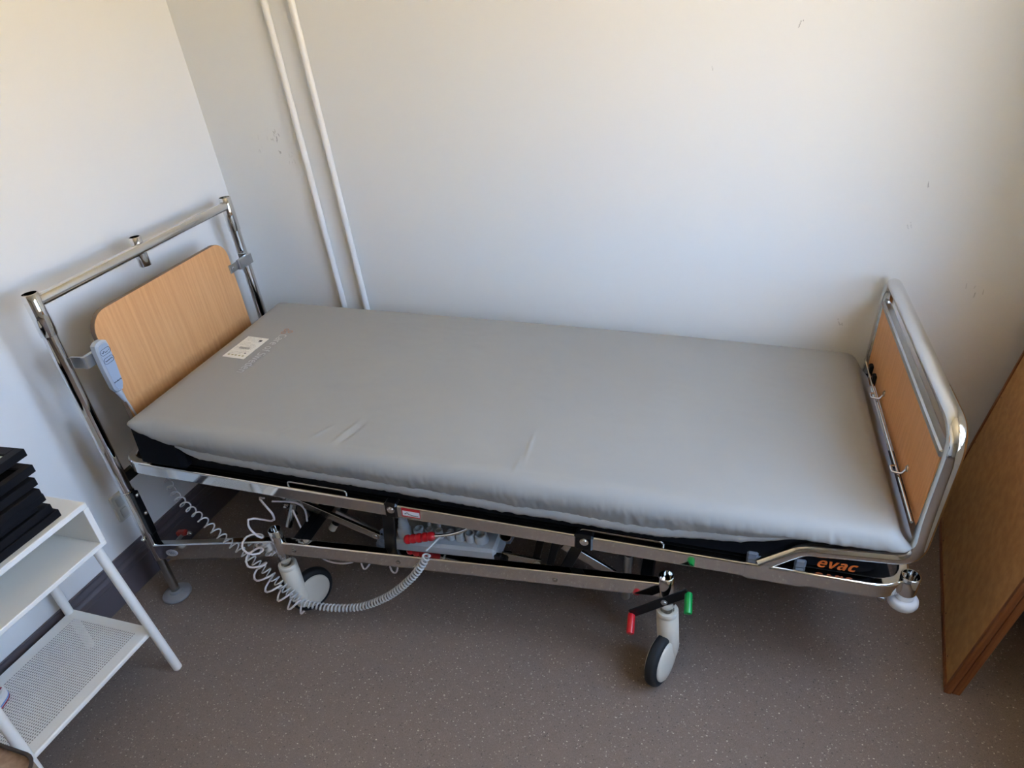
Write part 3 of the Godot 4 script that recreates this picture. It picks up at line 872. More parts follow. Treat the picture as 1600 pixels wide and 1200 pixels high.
	obj("box_carrier", b, M.black, bed, fx)
	g = obj("lift_arm", bar(Vector3(1.272, 0.242, 0.935), Vector3(1.385, 0.228, 0.935), 0.034, 0.010), M.chrome_worn, bed, fx)
	obj("bolt", bolt(0.008, 0.006, Vector3(1.282, 0.241, 0.941), along(Vector3(0, 0, 1))), M.black_gloss, g)
	obj("bolt", bolt(0.008, 0.006, Vector3(1.375, 0.229, 0.941), along(Vector3(0, 0, 1))), M.steel, g)
	for k in 2:
		obj("lift_strut", bar(Vector3(1.405 + k * 0.045, 0.36, 0.90), Vector3(1.345 + k * 0.045, 0.16, 0.90), 0.022, 0.012), M.black_gloss, bed, fx)
	obj("lift_arm", bar(Vector3(1.452, 0.29, 0.915), Vector3(1.615, 0.178, 0.915), 0.030, 0.010), M.chrome_worn, bed, fx)
	obj("lift_arm", bar(Vector3(1.53, 0.40, 1.0), Vector3(1.47, 0.27, 0.98), 0.03, 0.010), M.black_gloss, bed, fx)
	obj("support_tube", rod(Vector3(1.634, 0.30, 0.90), Vector3(1.612, 0.10, 0.90), 0.0135, 18), M.steel, bed, fx)
	obj("support_crossbar", rod(Vector3(1.634, 0.292, 0.21), Vector3(1.634, 0.292, 0.93), 0.012, 14), M.black, bed, fx)
	for a in [[0.80, 0.36, 0.245], [1.62, 0.33, 0.245]]:
		obj("lift_strut", bar(Vector3(a[0], a[1] + 0.06, a[2]), Vector3(a[0] - 0.07, 0.27, a[2]), 0.032, 0.010), M.black_gloss, bed, fx)
	# hand crank with red grip
	b = MB.new()
	b.tube(curve([Vector3(1.105, 0.350, 0.992), Vector3(1.16, 0.362, 0.990), Vector3(1.21, 0.386, 0.986), Vector3(1.245, 0.420, 0.975)], 0.006), 0.0045, 12)
	var cr := obj("release_lever", b, M.chrome, bed, fx)
	b = MB.new()
	var gp := [Vector2(0.0001, 0), Vector2(0.009, 0.001)]
	for k in 5:
		gp.append(Vector2(0.0135, 0.006 + k * 0.0192)); gp.append(Vector2(0.0135, 0.014 + k * 0.0192)); gp.append(Vector2(0.0105, 0.0195 + k * 0.0192))
	gp.append(Vector2(0.0001, 0.103))
	b.lathe(gp, Vector3(1.010, 0.326, 0.994), along(Vector3(0.095, 0.024, -0.002)), 18)
	var gr := obj("grip", b, M.red, cr)
	gr.set_meta("label", "ribbed red plastic grip")

# ---------------------------------------------------------------- mattress
func hem(x: float) -> float:      # height of the cover's lower edge above the deck rail
	var pts := [[0.22, 0.150], [0.27, 0.126], [0.34, 0.090], [0.45, 0.076], [0.61, 0.072], [1.0, 0.072], [1.35, 0.066], [1.68, 0.064], [1.9, 0.082], [2.06, 0.104], [2.25, 0.114]]
	for i in pts.size() - 1:
		if x <= pts[i + 1][0]:
			return lerp(pts[i][1], pts[i + 1][1], smoothstep(pts[i][0], pts[i + 1][0], x))
	return 0.112

func make_mattress():
	var c0 := Vector3(1.235, 0.0, 0.62)
	var at := BW * DW * Transform3D(Basis.IDENTITY, c0)
	var mt := thing("mattress", "grey vinyl-covered hospital mattress with black base lying on the bed", "mattress", at)
	var lx := Transform3D(Basis.IDENTITY, -c0)
	var b := MB.new()
	# cover: profile (z, y) from front hem over the top to the back hem, drawn along x
	var X0 := 0.216; var X1 := 2.246; var Z0 := 0.206; var Z1 := 1.042; var YT := 0.165
	var R := 0.040
	var nz := FastNoiseLite.new(); nz.seed = 11; nz.frequency = 3.0
	var nf := FastNoiseLite.new(); nf.seed = 12; nf.frequency = 9.0
	var xs := []
	for k in 7: xs.append(X0 + R * (1.0 - cos(PI / 2 * k / 6.0)))
	var nx := 460
	for k in range(1, nx): xs.append(lerp(X0 + R, X1 - R, float(k) / nx))
	for k in 7: xs.append(X1 - R * (1.0 - cos(PI / 2 * (6 - k) / 6.0)))
	var rows := []
	# creases: x, z (at deck), direction, length, depth
	var cre := [[0.865, 0.935, 0.020, -0.085, 0.0042, 0.0045], [0.885, 0.935, 0.022, -0.085, -0.0034, 0.0045], [0.80, 0.955, 0.03, -0.06, 0.0040, 0.0045], [1.372, 0.90, -0.004, -0.09, 0.0032, 0.004], [1.36, 0.98, 0.004, -0.05, 0.0022, 0.005], [0.70, 0.975, 0.025, -0.04, 0.0022, 0.005]]
	for x in xs:
		var s: float = min(x - X0, X1 - x)
		var ins := 0.0
		if s < R: ins = R - sqrt(max(0.0, R * R - (R - s) * (R - s)))
		if x < 1.0: ins *= 0.35
		var yb := hem(x)
		var za := Z1 - ins + 0.006 * sin((x - X0) / (X1 - X0) * PI)
		var zb := Z0 + ins
		var yt := YT - ins * 0.75
		var row := []
		var prof := []
		var rr: float = clamp((yt - yb) * 0.8, 0.008, 0.042)
		var rb: float = min(rr, 0.018)
		for k in 8: prof.append([Vector2(za - 0.022 * pow(1.0 - k / 7.0, 1.5), lerp(yb, yt - rr, k / 7.0)), 1.0])
		for k in range(1, 9):
			var a := PI / 2 * k / 8.0
			prof.append([Vector2(za - rr + cos(a) * rr, yt - rr + sin(a) * rr), 1.0 - k / 8.0])
		for k in range(1, 141): prof.append([Vector2(lerp(za - rr, zb + rb, k / 141.0), yt), 0.0])
		for k in 9:
			var a := PI / 2 * (1.0 + k / 8.0)
			prof.append([Vector2(zb + rb + cos(a) * rb, yt - rb + sin(a) * rb), 0.0])
		for k in range(1, 5): prof.append([Vector2(zb, lerp(yt - rb, yb, k / 4.0)), 0.0])
		for q in prof:
			var p: Vector2 = q[0]
			var side: float = q[1]
			var hgt: float = clamp((p.y - yb) / (yt - yb), 0, 1)
			var mid: float = clamp((p.x - Z0) / 0.1, 0, 1) * clamp((Z1 - p.x) / 0.1, 0, 1)
			var dy := mid * smoothstep(0.42, 0.75, x) * (0.004 * nz.get_noise_2d(x * 0.4, p.x * 0.5) * 2.0)
			dy += (0.010 + 0.006 * sin((x - 0.9) * 2.2)) * smoothstep(0.52, 0.22, p.x) * hgt
			for c in cre:
				var d := Vector2(x - c[0], p.x - c[1])
				var e := Vector2(c[2], c[3]).normalized()
				var al := d.dot(e) / Vector2(c[2], c[3]).length()
				var ac := d.cross(e)
				if al > -1.2 and al < 1.2: dy += c[4] * exp(-ac * ac / (c[5] * c[5])) * exp(-al * al * 3.0)
			var dz := 0.0
			if side > 0.0:
				var pl: float = pow(1.0 - hgt, 0.8)
				dz = side * pl * (0.0038 * nf.get_noise_2d(x * 5.0, p.y * 2.0) + 0.005 * nz.get_noise_1d(x * 1.2)) * smoothstep(X0, X0 + 0.2, x)
			var bulge: float = 0.032 * (1.0 - hgt) * smoothstep(2.12, 2.246, x)
			row.append(Vector3(x + bulge, p.y + dy * hgt, p.x + dz))
		rows.append(row)
	var st := SurfaceTool.new()
	st.begin(Mesh.PRIMITIVE_TRIANGLES)
	st.set_smooth_group(0)
	var pc: int = rows[0].size()
	for i in rows.size():
		for j in pc: st.add_vertex(rows[i][j])
	for i in rows.size() - 1:
		for j in pc - 1:
			var a := i * pc + j
			for k in [a, a + pc, a + 1, a + 1, a + pc, a + pc + 1]: st.add_index(k)
	st.generate_normals()
	var cover_mesh := st.commit()
	# end faces
	var cover := obj_mesh("cover", cover_mesh, M.cover, mt, lx)
	cover.set_meta("label", "smooth grey vinyl mattress cover")
	for e in 2:
		b = MB.new()
		var r: Array = rows[0] if e == 0 else rows[rows.size() - 1]
		var nn := Vector3(-1, 0, 0) if e == 0 else Vector3(0.97, 0.2, 0)
		var cen: Vector3 = (r[0] + r[pc - 1]) * 0.5
		var f := b.vert(cen, nn)
		var first := f + 1
		for p in r: b.vert(p, nn)
		for j in pc - 1: b.tri(f, first + j, first + j + 1)
		obj("cover_end", b, M.cover, cover)
	# zip flap hanging along the front hem
	b = MB.new()
	var prev := []
	var K := 6
	var n := 230
	for i in n + 1:
		var x: float = lerp(0.315, 2.20, float(i) / n)
		var y1 := hem(x) + 0.014
		var hgt := 0.026 * smoothstep(0.315, 0.42, x) * (1.0 - 0.75 * smoothstep(1.85, 2.05, x)) + 0.004
		var cur := []
		for k in K:
			var t := float(k) / (K - 1)
			var zz := 1.0255 + 0.006 * sin((x - X0) / (X1 - X0) * PI) + 0.004 * sin(t * PI) + t * (0.0038 * nf.get_noise_2d(x * 3.2, 7.0) + 0.002 * nf.get_noise_2d(x * 9.0, t * 4.0))
			cur.append(Vector3(x, y1 - hgt * t + 0.0015 * t * nf.get_noise_1d(x * 2.0), zz))
		prev.append(cur)
	st = SurfaceTool.new()
	st.begin(Mesh.PRIMITIVE_TRIANGLES)
	st.set_smooth_group(0)
	for cur in prev:
		for p in cur: st.add_vertex(p)
		for k in range(K - 1, -1, -1): st.add_vertex(cur[k] + Vector3(0, 0, -0.0025))
	var kk := K * 2
	for i in n:
		for k in kk:
			var a := i * kk + k
			var a2 := i * kk + (k + 1) % kk
			for q in [a, a2, a + kk, a2, a2 + kk, a + kk]: st.add_index(q)
	st.generate_normals()
	obj_mesh("zip_flap", st.commit(), M.flap, mt, lx)
	# black base
	b = MB.new()
	var pr := rrect(0.10, 0.112, 0.012, 3)
	var bp := []
	for q in rpoly(2.0, 0.778, 0.06, 6): bp.append(q)
	b.extrude(bp, 0.105, Transform3D(Basis(Vector3(1, 0, 0), Vector3(0, 0, 1), Vector3(0, -1, 0)), Vector3(1.236, 0.0565, 0.612)), 0.008)
	b.box(Vector3(0.292, 0.078, 0.622), Vector3(0.162, 0.144, 0.818), Basis.IDENTITY, 0.014)
	var base := obj("evacuation_base", b, M.black_cloth, mt, lx)
	base.set_meta("label", "black fabric evacuation base under the grey cover")
	var ev := text("evac_print", "evac", 0.040, mat(rgb(224, 112, 40), 0.6), mt, lx * Transform3D(Basis(Vector3(1, 0, 0), Vector3(0.25, 0.95, 0), Vector3(0, 0, 1)), Vector3(2.136, 0.0225, 1.0015)), true)
	ev.set_meta("label", "orange evac lettering")
	# label and print on the top
	b = MB.new()
	b.face([Vector3(-0.041, 0, -0.0725), Vector3(0.041, 0, -0.0725), Vector3(0.041, 0, 0.0725), Vector3(-0.041, 0, 0.0725)], Vector3.UP, [Vector2(0, 0), Vector2(1, 0), Vector2(1, 1), Vector2(0, 1)])
	b.box(Vector3(0, -0.0008, 0), Vector3(0.082, 0.0014, 0.145), Basis.IDENTITY, 0.0)
	var lm := mat(Color.WHITE, 0.55)
	lm.albedo_texture = label_texture()
	var lb := obj("care_label", b, lm, mt, lx * Transform3D(Basis(Vector3.UP, -0.03), Vector3(0.308, YT + 0.0022, 0.567)))
	lb.set_meta("label", "white printed care label")
	var up_x := Basis(Vector3(0, 0, 1), Vector3(1, 0, 0), Vector3(0, 1, 0))
	var tx := text("maker_print", "Care of Sweden", 0.0385, mat(rgb(198, 198, 195), 0.6), mt, lx * Transform3D(up_x, Vector3(0.386, YT + 0.0018, 0.588)))
	tx.set_meta("label", "pale grey lettering on the cover")
	b = MB.new()
	for k in 3:
		b.lathe([Vector2(0.009, 0), Vector2(0.009, 0.0006), Vector2(0.006, 0.0006), Vector2(0.006, 0)], Vector3(0.382 + 0.014 * cos(TAU * k / 3), YT + 0.0016, 0.432 + 0.012 * sin(TAU * k / 3)), Basis.IDENTITY, 16)
	var mk := obj("maker_mark", b, mat(rgb(178, 138, 112), 0.6), mt, lx)
	mk.set_meta("label", "small orange emblem beside the lettering")

# ---------------------------------------------------------------- hand control
func make_hand_control():
	var hc := thing("hand_control", "pale grey bed remote hung by the headboard, with a long coiled grey cable", "remote control", BW * Transform3D(Basis.IDENTITY, Vector3(0.172, 0.85, 0.955)))
	var lx := Transform3D(Basis.IDENTITY, -Vector3(0.172, 0.85, 0.955))
	# body: outline in (u across, w up)
	var out := []
	for q in [[-0.021, -0.066], [-0.012, -0.080], [0.0, -0.084], [0.012, -0.080], [0.021, -0.066], [0.026, 0.0], [0.027, 0.06], [0.024, 0.075], [0.012, 0.081], [0.0, 0.082], [-0.012, 0.081], [-0.024, 0.075], [-0.027, 0.06], [-0.026, 0.0]]:
		out.append(Vector2(q[0] * 0.88, q[1]))
	var fr := Transform3D(Basis(Vector3(0, 0, -1), Vector3.UP, Vector3(1, 0, 0)).rotated(Vector3(1, 0, 0), 0.02).rotated(Vector3(0, 0, 1), -0.05), Vector3.ZERO)
	var b := MB.new()
	b.extrude(out, 0.026, fr, 0.005)
	var body := obj("handset", b, M.handset, hc)
	b = MB.new()
	var inner := []
	for q in out: inner.append(q * Vector2(0.80, 0.90))
	b.extrude(inner, 0.002, fr * Transform3D(Basis.IDENTITY, Vector3(0, 0, 0.0135)), 0.0008)
	obj("keypad", b, M.handset_face, body)
	for k in 2:
		var kx := fr * Transform3D(Basis.IDENTITY, Vector3(0, 0.050 - k * 0.027, 0.0149))
		b = MB.new()
		var path := []
		for q in rpoly(0.036, 0.018, 0.0085, 6): path.append(kx * Vector3(q.x, q.y, 0.0003))
		path.append(path[0])
		b.tube(path, 0.0006, 6, false)
		obj("button_outline", b, M.print_dark, body)
		b = MB.new()
		if k == 0: b.tube([kx * Vector3(-0.010, -0.003, 0), kx * Vector3(-0.006, 0.003, 0), kx * Vector3(-0.001, -0.003, 0), kx * Vector3(0.008, -0.002, 0)], 0.0008, 6)
		else: b.tube([kx * Vector3(-0.010, -0.001, 0), kx * Vector3(0.010, 0.001, 0)], 0.0010, 6)
		for s in [-1, 1]: b.lathe([Vector2(0.0001, 0.0008), Vector2(0.0014, 0.0006), Vector2(0.0015, 0)], kx * Vector3(s * 0.0125, 0, 0), Basis(fr.basis.x, fr.basis.z, -fr.basis.y), 10)
		obj("button_symbol", b, M.print_dark, body)
	b = MB.new()
	for k in 8: b.box(fr * Vector3(-0.0125 + k * 0.0036, -0.047 + 0.0006 * sin(k * 2.3), 0.0147), Vector3(0.0008, 0.0032 + 0.0008 * cos(k * 1.9), 0.0026), Basis.IDENTITY, 0.0002)
	obj("worn_print", b, M.print_dark, body)
	b = MB.new()
	b.box(Vector3(-0.018, 0.035, 0), Vector3(0.014, 0.03, 0.03), Basis.IDENTITY, 0.003)
	obj("hook", b, M.handset, body)
	# boot and cable
	b = MB.new(); b.lathe([Vector2(0.0001, 0), Vector2(0.0105, 0), Vector2(0.0085, 0.018), Vector2(0.0045, 0.045), Vector2(0.0001, 0.045)], Vector3(0.000, -0.078, 0.003), along(Vector3(-0.05, -1, -0.25)), 16)
	obj("cable_boot", b, M.handset, hc)
	b = MB.new()
	b.tube(curve([Vector3(0.170, 0.735, 0.946), Vector3(0.168, 0.69, 0.936), Vector3(0.168, 0.64, 0.930), Vector3(0.165, 0.55, 0.925), Vector3(0.164, 0.47, 0.922), Vector3(0.170, 0.415, 0.928)], 0.01), 0.0032, 10)
	obj("straight_cable", b, M.cord, hc, lx)
	b = MB.new()
	var p1 := curve([Vector3(0.170, 0.415, 0.928), Vector3(0.215, 0.405, 0.965), Vector3(0.275, 0.393, 1.000), Vector3(0.350, 0.370, 1.030), Vector3(0.430, 0.318, 1.052), Vector3(0.500, 0.268, 1.062), Vector3(0.562, 0.208, 1.068), Vector3(0.610, 0.145, 1.072), Vector3(0.650, 0.100, 1.074)], 0.003)
	b.tube(coil(p1, 0.0115, 0.0125, 0.036, 0.013, 0.003, 4), 0.0023, 7)
	obj("coiled_cable", b, M.cord, hc, lx)
	b = MB.new()
	var p2 := curve([Vector3(0.650, 0.100, 1.074), Vector3(0.74, 0.088, 1.068), Vector3(0.837, 0.098, 1.060), Vector3(0.92, 0.140, 1.058), Vector3(0.985, 0.190, 1.058), Vector3(1.05, 0.256, 1.056), Vector3(1.088, 0.308, 1.052), Vector3(1.100, 0.332, 1.046)], 0.002)
	b.tube(coil(p2, 0.0092, 0.0092, 0.0125, 0.0125, 0.0, 6), 0.0030, 8)
	obj("coiled_cable", b, M.cord, hc, lx)
	b = MB.new()
	b.tube(curve([Vector3(1.100, 0.344, 1.046), Vector3(1.112, 0.352, 1.03), Vector3(1.120, 0.345, 0.99), Vector3(1.124, 0.325, 0.945), Vector3(1.122, 0.31, 0.930)], 0.006), 0.003, 8)
	obj("straight_cable", b, M.cord, hc, lx)
	# loose loops of the mains cord round the caster tube
	var mc := thing("mains_cord", "loose white mains cord hanging in slack loops round the head caster", "cord", BW * Transform3D(Basis.IDENTITY, Vector3(0.58, 0.1, 1.06)))
	var mx := Transform3D(Basis.IDENTITY, -Vector3(0.58, 0.1, 1.06))
	b = MB.new()
	var p3 := curve([Vector3(0.585, 0.41, 0.975), Vector3(0.565, 0.375, 1.035), Vector3(0.545, 0.33, 1.062), Vector3(0.535, 0.27, 1.070), Vector3(0.548, 0.205, 1.078), Vector3(0.585, 0.15, 1.085), Vector3(0.63, 0.108, 1.088), Vector3(0.665, 0.085, 1.085)], 0.003)
	b.tube(coil(p3, 0.034, 0.016, 0.072, 0.034, 0.012, 9), 0.0031, 8)
	obj("slack_loops", b, M.cord_white, mc, mx)
	b = MB.new()
	b.tube(curve([Vector3(0.625, 0.36, 0.95), Vector3(0.66, 0.25, 0.97), Vector3(0.691, 0.19, 0.97), Vector3(0.74, 0.176, 0.97), Vector3(0.79, 0.186, 0.97), Vector3(0.82, 0.206, 0.97), Vector3(0.831, 0.170, 0.975), Vector3(0.850, 0.185, 0.97), Vector3(0.862, 0.213, 0.965), Vector3(0.885, 0.24, 0.96), Vector3(0.915, 0.215, 0.965), Vector3(0.922, 0.170, 0.97), Vector3(0.938, 0.168, 0.97), Vector3(0.950, 0.21, 0.96), Vector3(0.958, 0.235, 0.945)], 0.005), 0.0028, 8)
	obj("trailing_end", b, M.cord_white, mc, mx)
	b = MB.new()
	b.tube(curve([Vector3(0.585, 0.41, 0.975), Vector3(0.64, 0.39, 0.95), Vector3(0.66, 0.36, 0.94), Vector3(0.655, 0.31, 0.94)], 0.006), 0.0030, 8)
	obj("upper_end", b, M.cord_white, mc, mx)

# ---------------------------------------------------------------- white side table
func make_side_table():
	var o := Vector3(0.205, 0, 1.476)
	var t := thing("side_table", "white metal side table with open box top and perforated lower shelf", "table", Transform3D(Basis.IDENTITY, o))
	var lx := Transform3D(Basis.IDENTITY, -o)
	var xa := 0.035; var xb := 0.375; var za := 1.262; var zb := 1.690; var y0 := 0.490; var y1 := 0.632
	var b := MB.new(); b.box(Vector3((xa + xb) / 2, y1 - 0.008, (za + zb) / 2), Vector3(xb - xa, 0.016, zb - za), Basis.IDENTITY, 0.002)
	obj("table_top", b, M.white_metal, t, lx)
	b = MB.new(); b.box(Vector3((xa + xb) / 2, y0 + 0.007, (za + zb) / 2), Vector3(xb - xa, 0.014, zb - za), Basis.IDENTITY, 0.002)
	obj("box_bottom", b, M.white_metal, t, lx)
	for z in [za + 0.008, zb - 0.008]:
		b = MB.new(); b.box(Vector3((xa + xb) / 2, (y0 + y1) / 2 - 0.001, z), Vector3(xb - xa, y1 - y0 - 0.030, 0.016), Basis.IDENTITY, 0.001)
		obj("box_side", b, M.white_metal, t, lx)
	b = MB.new(); b.box(Vector3(xa + 0.004, (y0 + y1) / 2 - 0.001, (za + zb) / 2), Vector3(0.008, y1 - y0 - 0.030, zb - za - 0.03), Basis.IDENTITY, 0.001)
	obj("box_back", b, M.white_metal, t, lx)
	for q in [[0.357, 1.286, 0.401, 1.268], [0.357, 1.668, 0.401, 1.690], [0.058, 1.286, 0.042, 1.268], [0.058, 1.668, 0.042, 1.690]]:
		b = MB.new()
		b.tube([Vector3(q[0], y0, q[1]), Vector3(q[2], 0.004, q[3])], 0.0132, 20)
		b.lathe([Vector2(0.0001, 0.0), Vector2(0.010, 0.0), Vector2(0.0132, 0.004)], Vector3(q[2], 0, q[3]), Basis.IDENTITY, 20)
		obj("leg", b, M.white_metal, t, lx)
	# perforated shelf with real holes
	var sx0 := 0.050; var sx1 := 0.376; var sz0 := 1.262; var sz1 := 1.696; var sy := 0.159; var th := 0.0016
	var nx := 32; var nzz := 52
	var px := 0.0078; var pz := 0.0073
	var hx0 := (sx0 + sx1) / 2 - nx * px / 2 - 0.003; var hz0 := (sz0 + sz1) / 2 - nzz * pz / 2
	var hx1 := hx0 + nx * px; var hz1 := hz0 + nzz * pz
	b = MB.new()
	for r in [[sx0, hx0, sz0, sz1], [hx1, sx1 - 0.006, sz0, sz1], [hx0, hx1, sz0, hz0], [hx0, hx1, hz1, sz1]]:
		for s in 2:
			var y := sy - s * th
			b.face([Vector3(r[0], y, r[2]), Vector3(r[1], y, r[2]), Vector3(r[1], y, r[3]), Vector3(r[0], y, r[3])], Vector3.UP if s == 0 else Vector3.DOWN)
	var oct := []
	for k in 8: oct.append(Vector2(cos(TAU * (k + 0.5) / 8), sin(TAU * (k + 0.5) / 8)) * 0.0027)
	var sq := [Vector2(1, 0.414), Vector2(0.414, 1), Vector2(-0.414, 1), Vector2(-1, 0.414), Vector2(-1, -0.414), Vector2(-0.414, -1), Vector2(0.414, -1), Vector2(1, -0.414)]
	var cor := [Vector2(1, 1), Vector2(-1, 1), Vector2(-1, -1), Vector2(1, -1)]
	for i in nx:
		for j in nzz:
			var c := Vector3(hx0 + (i + 0.5) * px, 0, hz0 + (j + 0.5) * pz)
			for s in 2:
				var y := sy - s * th
				var nn := Vector3.UP if s == 0 else Vector3.DOWN
				var a := []; var e := []
				for k in 8:
					a.append(b.vert(c + Vector3(oct[k].x, y, oct[k].y), nn))
					e.append(b.vert(c + Vector3(sq[k].x * px / 2, y, sq[k].y * pz / 2), nn))
				for k in 8: b.quad(a[k], e[k], e[(k + 1) % 8], a[(k + 1) % 8])
				for k in 4:
					var g := b.vert(c + Vector3(cor[k].x * px / 2, y, cor[k].y * pz / 2), nn)
					b.tri(e[k * 2], e[k * 2 + 1], g)
			for k in 8:
				var k2 := (k + 1) % 8
				var nn := -Vector3(oct[k].x + oct[k2].x, 0, oct[k].y + oct[k2].y).normalized()
				b.face([c + Vector3(oct[k].x, sy, oct[k].y), c + Vector3(oct[k2].x, sy, oct[k2].y), c + Vector3(oct[k2].x, sy - th, oct[k2].y), c + Vector3(oct[k].x, sy - th, oct[k].y)], nn)
	var sh := obj("lower_shelf", b, M.white_metal, t, lx)
	sh.set_meta("label", "white sheet-metal shelf punched with small round holes")
	# folded rims
	for r in [[Vector3(sx1 - 0.006, sy - 0.0065, sz0), Vector3(sx1 - 0.006, sy - 0.0065, sz1)], [Vector3(sx0, sy - 0.0065, sz0), Vector3(sx0, sy - 0.0065, sz1)]]:
		b = MB.new(); b.sweep(rrect(0.010, 0.0145, 0.0045, 4), r, Vector3.UP)
		obj("shelf_rim", b, M.white_metal, sh)
	for z in [sz0, sz1]:
		b = MB.new(); b.box(Vector3((sx0 + sx1) / 2, sy - 0.007, z), Vector3(sx1 - sx0 - 0.004, 0.013, 0.003), Basis.IDENTITY, 0.001)
		obj("shelf_rim", b, M.white_metal, sh)

# ---------------------------------------------------------------- stack of black frames
func make_frames():
	var corner := [[0.356, 1.319], [0.352, 1.328], [0.340, 1.352], [0.366, 1.338], [0.372, 1.342], [0.358, 1.332], [0.344, 1.315], [0.297, 1.289]]
	var labs := ["black box picture frame at the very bottom of the stack", "black box picture frame second from the bottom of the stack", "black box picture frame third from the bottom, set back in the stack", "black box picture frame fourth from the bottom of the stack",
		"black box picture frame fourth from the top of the stack", "black box picture frame third from the top of the stack", "black box picture frame second from the top, its glass partly showing", "black box picture frame on top of the stack with pale mount"]
	var turns := [0.0, 0.015, -0.01, 0.01, -0.02, 0.0, 0.03, 0.05]
	var glass := mat(Color(0.05, 0.05, 0.055), 0.05)
	for k in 8:
		var w := 0.255; var L := 0.335; var h := 0.0212
		var y := 0.632 + 0.022 * k
		var at := Transform3D(Basis(Vector3.UP, turns[k]), Vector3(corner[k][0] - w / 2, y, corner[k][1] + L / 2))
		var f := thing("picture_frame", labs[k], "picture frame", at, "stack of black picture frames")
		var bw := 0.022 if k < 7 else 0.03
		for s in [[-1, 0], [1, 0], [0, -1], [0, 1]]:
			var b := MB.new()
			if s[0] != 0: b.box(Vector3(s[0] * (w / 2 - bw / 2), h / 2 + 0.0004, 0), Vector3(bw, h, L), Basis.IDENTITY, 0.0012)
			else: b.box(Vector3(0, h / 2 + 0.0004, s[1] * (L / 2 - bw / 2)), Vector3(w - 2 * bw, h, bw), Basis.IDENTITY, 0.0012)
			obj("frame_bar", b, M.frame_black, f)
		var b2 := MB.new(); b2.box(Vector3(0, 0.004, 0), Vector3(w - 2 * bw, 0.004, L - 2 * bw), Basis.IDENTITY, 0.0)
		obj("backing", b2, M.frame_black, f)
		b2 = MB.new(); b2.box(Vector3(0, h - 0.007, 0), Vector3(w - 2 * bw, 0.002, L - 2 * bw), Basis.IDENTITY, 0.0)
		obj("picture", b2, mat(rgb(206, 202, 190), 0.4) if k == 7 else glass, f)
		if k >= 4:
			b2 = MB.new(); b2.tube(fillet([Vector3(w / 2 - 0.03, h * 0.5, -L / 2 + 0.0), Vector3(w / 2 - 0.03, h * 0.6, -L / 2 - 0.004), Vector3(w / 2 - 0.022, h * 0.6, -L / 2 - 0.004), Vector3(w / 2 - 0.022, h * 0.5, -L / 2)], 0.003, 3), 0.0009, 6)
			obj("hanger", b2, M.steel, f)

# ---------------------------------------------------------------- leaning board
func make_board():
	var A := Vector3(2.471, 0.0, 0.840); var E := Vector3(2.556, 0.0, 0.075)
	var along_floor := (E - A).normalized()
	var lean := Vector3(0.214, 0.973, 0.02)
	lean = (lean - along_floor * lean.dot(along_floor)).normalized()
	var outn := along_floor.cross(lean).normalized()
	if outn.x > 0: outn = -outn
	var W := A.distance_to(E); var H := 0.76; var T := 0.034
	# local frame: x along the floor away from the camera, y up the slope, z out of the visible face
	var bs := Basis(along_floor, lean, outn)
	if bs.determinant() < 0: bs = Basis(along_floor, lean, -outn)
	var face := 1.0 if bs.z.dot(outn) > 0 else -1.0
	var o := thing("leaning_board", "brown hardboard panel in a thin wooden frame leaning against the wall past the footboard", "board", Transform3D(bs, A + Vector3(0, 0.0, 0)))
	var fw := 0.014
	for s in [[fw / 2, H / 2, fw, H], [W - fw / 2, H / 2, fw, H], [W / 2, fw / 2, W - 2 * fw, fw], [W / 2, H - fw / 2, W - 2 * fw, fw]]:
		var b := MB.new()
		b.box(Vector3(s[0], s[1], -face * 0.008), Vector3(s[2], s[3], 0.016), Basis.IDENTITY, 0.0015)
		b.box(Vector3(s[0] + (0.0015 if s[0] < 0.1 else 0.0), s[1], -face * 0.0265), Vector3(s[2] - (0.003 if s[2] < 0.1 else 0.0), s[3], 0.0175), Basis.IDENTITY, 0.0015)
		obj("frame_strip", b, M.frame_wood, o)
	var b := MB.new()
	b.box(Vector3(W / 2, H / 2, -face * 0.006), Vector3(W - 2 * fw + 0.002, H - 2 * fw + 0.002, 0.005), Basis.IDENTITY, 0.0)
	obj("hardboard_panel", b, M.hardboard, o)
	for k in 5:
		b = MB.new()
		b.lathe([Vector2(0.0022, -0.001), Vector2(0.0022, 0.0006), Vector2(0.0001, 0.001)], Vector3(0.10 + k * 0.15, fw + 0.009, -face * 0.0035), along(Vector3(0, 0, face)), 10)
		obj("nail_head", b, mat(rgb(80, 50, 32), 0.5, 0.3), o)
	for k in 8:
		b = MB.new()
		b.lathe([Vector2(0.0022, -0.001), Vector2(0.0022, 0.0006), Vector2(0.0001, 0.001)], Vector3(W - fw - 0.009, 0.10 + k * 0.17, -face * 0.0035), along(Vector3(0, 0, face)), 10)
		obj("nail_head", b, mat(rgb(80, 50, 32), 0.5, 0.3), o)

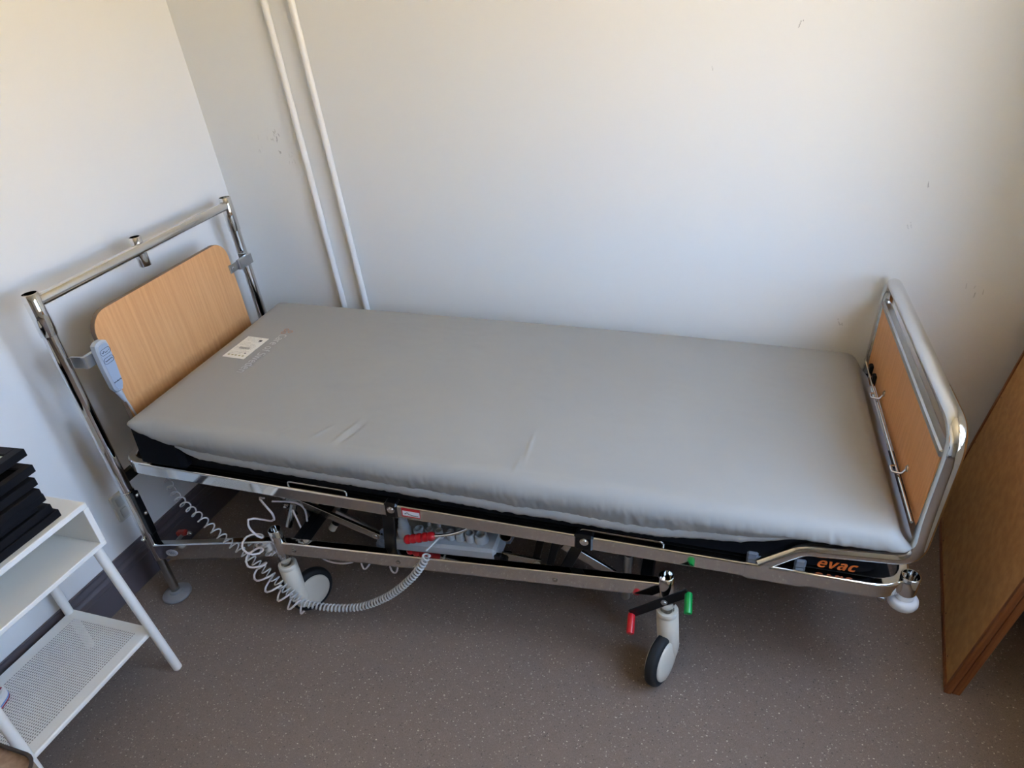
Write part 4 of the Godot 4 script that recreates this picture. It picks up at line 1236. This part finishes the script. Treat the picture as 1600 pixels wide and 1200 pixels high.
# ---------------------------------------------------------------- small things at the lower left
func make_small_things():
	# packet on the lower shelf
	var p := thing("packet", "white packet with red and blue edges on the perforated shelf", "packet", Transform3D(Basis(Vector3.UP, 0.35), Vector3(0.128, 0.1592, 1.612)))
	var b := MB.new()
	b.extrude(rpoly(0.080, 0.135, 0.035, 10), 0.030, Transform3D(Basis(Vector3(1, 0, 0), Vector3(0, 0, 1), Vector3(0, -1, 0)), Vector3(0, 0.0165, 0)), 0.005)
	obj("wrapper", b, mat(rgb(236, 232, 226), 0.35), p)
	b = MB.new(); b.extrude(rpoly(0.0815, 0.1365, 0.0355, 10), 0.005, Transform3D(Basis(Vector3(1, 0, 0), Vector3(0, 0, 1), Vector3(0, -1, 0)), Vector3(0, 0.010, 0)), 0.0005)
	obj("blue_band", b, mat(rgb(110, 150, 205), 0.35), p)
	b = MB.new(); b.extrude(rpoly(0.0815, 0.1365, 0.0355, 10), 0.004, Transform3D(Basis(Vector3(1, 0, 0), Vector3(0, 0, 1), Vector3(0, -1, 0)), Vector3(0, 0.0045, 0)), 0.0005)
	obj("red_band", b, mat(rgb(160, 30, 60), 0.35), p)
	b = MB.new(); b.box(Vector3(0.0, 0.0322, -0.052), Vector3(0.05, 0.0012, 0.008), Basis.IDENTITY, 0.0003)
	obj("red_stripe", b, mat(rgb(160, 30, 60), 0.35), p)
	# tan bag on the floor beside the table leg
	var g := thing("leather_bag", "tan leather bag with dark rim on the floor beside the white table leg", "bag", Transform3D(Basis.IDENTITY, Vector3(0.415, 0, 1.820)))
	b = MB.new()
	var rows := []
	for k in 9:
		var t := k / 8.0
		var ring := []
		var sx: float = lerp(0.13, 0.12, t) ; var sz: float = lerp(0.108, 0.106, t)
		for q in rpoly(sx * 2, sz * 2, 0.05, 6): ring.append(Vector3(q.x, t * 0.280, q.y))
		rows.append(ring)
	var cnt: int = rows[0].size()
	for k in 8:
		for i in cnt:
			var j := (i + 1) % cnt
			var cc := Vector3(0, 0, 0)
			var pts := [rows[k][i], rows[k][j], rows[k + 1][j], rows[k + 1][i]]
			var ids := []
			for q in pts: ids.append(b.vert(q, (Vector3(q.x, 0, q.z) - cc).normalized()))
			b.quad(ids[0], ids[1], ids[2], ids[3])
	var base_pts := []
	for q in rows[0]: base_pts.append(q + Vector3(0, 0.001, 0))
	b.face(base_pts, Vector3.DOWN)
	var top_pts := []
	for q in rows[8]: top_pts.append(q - Vector3(0, 0.012, 0))
	b.face(top_pts, Vector3.UP)
	var lm := mat(Color.WHITE, 0.55)
	lm.albedo_texture = speckle_texture(rgb(176, 148, 122), rgb(150, 122, 98), 17, 0.02)
	lm.uv1_triplanar = true; lm.uv1_scale = Vector3.ONE * 4
	obj("bag_body", b, lm, g)
	b = MB.new()
	var rim: Array = rows[8].duplicate(); rim.append(rim[0])
	b.tube(rim, 0.0045, 8, false)
	obj("rim", b, mat(rgb(62, 50, 44), 0.5), g)
	b = MB.new()
	b.tube([rows[0][5] * 1.004, rows[4][5] * 1.004, rows[8][5] * 1.004], 0.0015, 6)
	obj("seam", b, mat(rgb(100, 78, 60), 0.6), g)
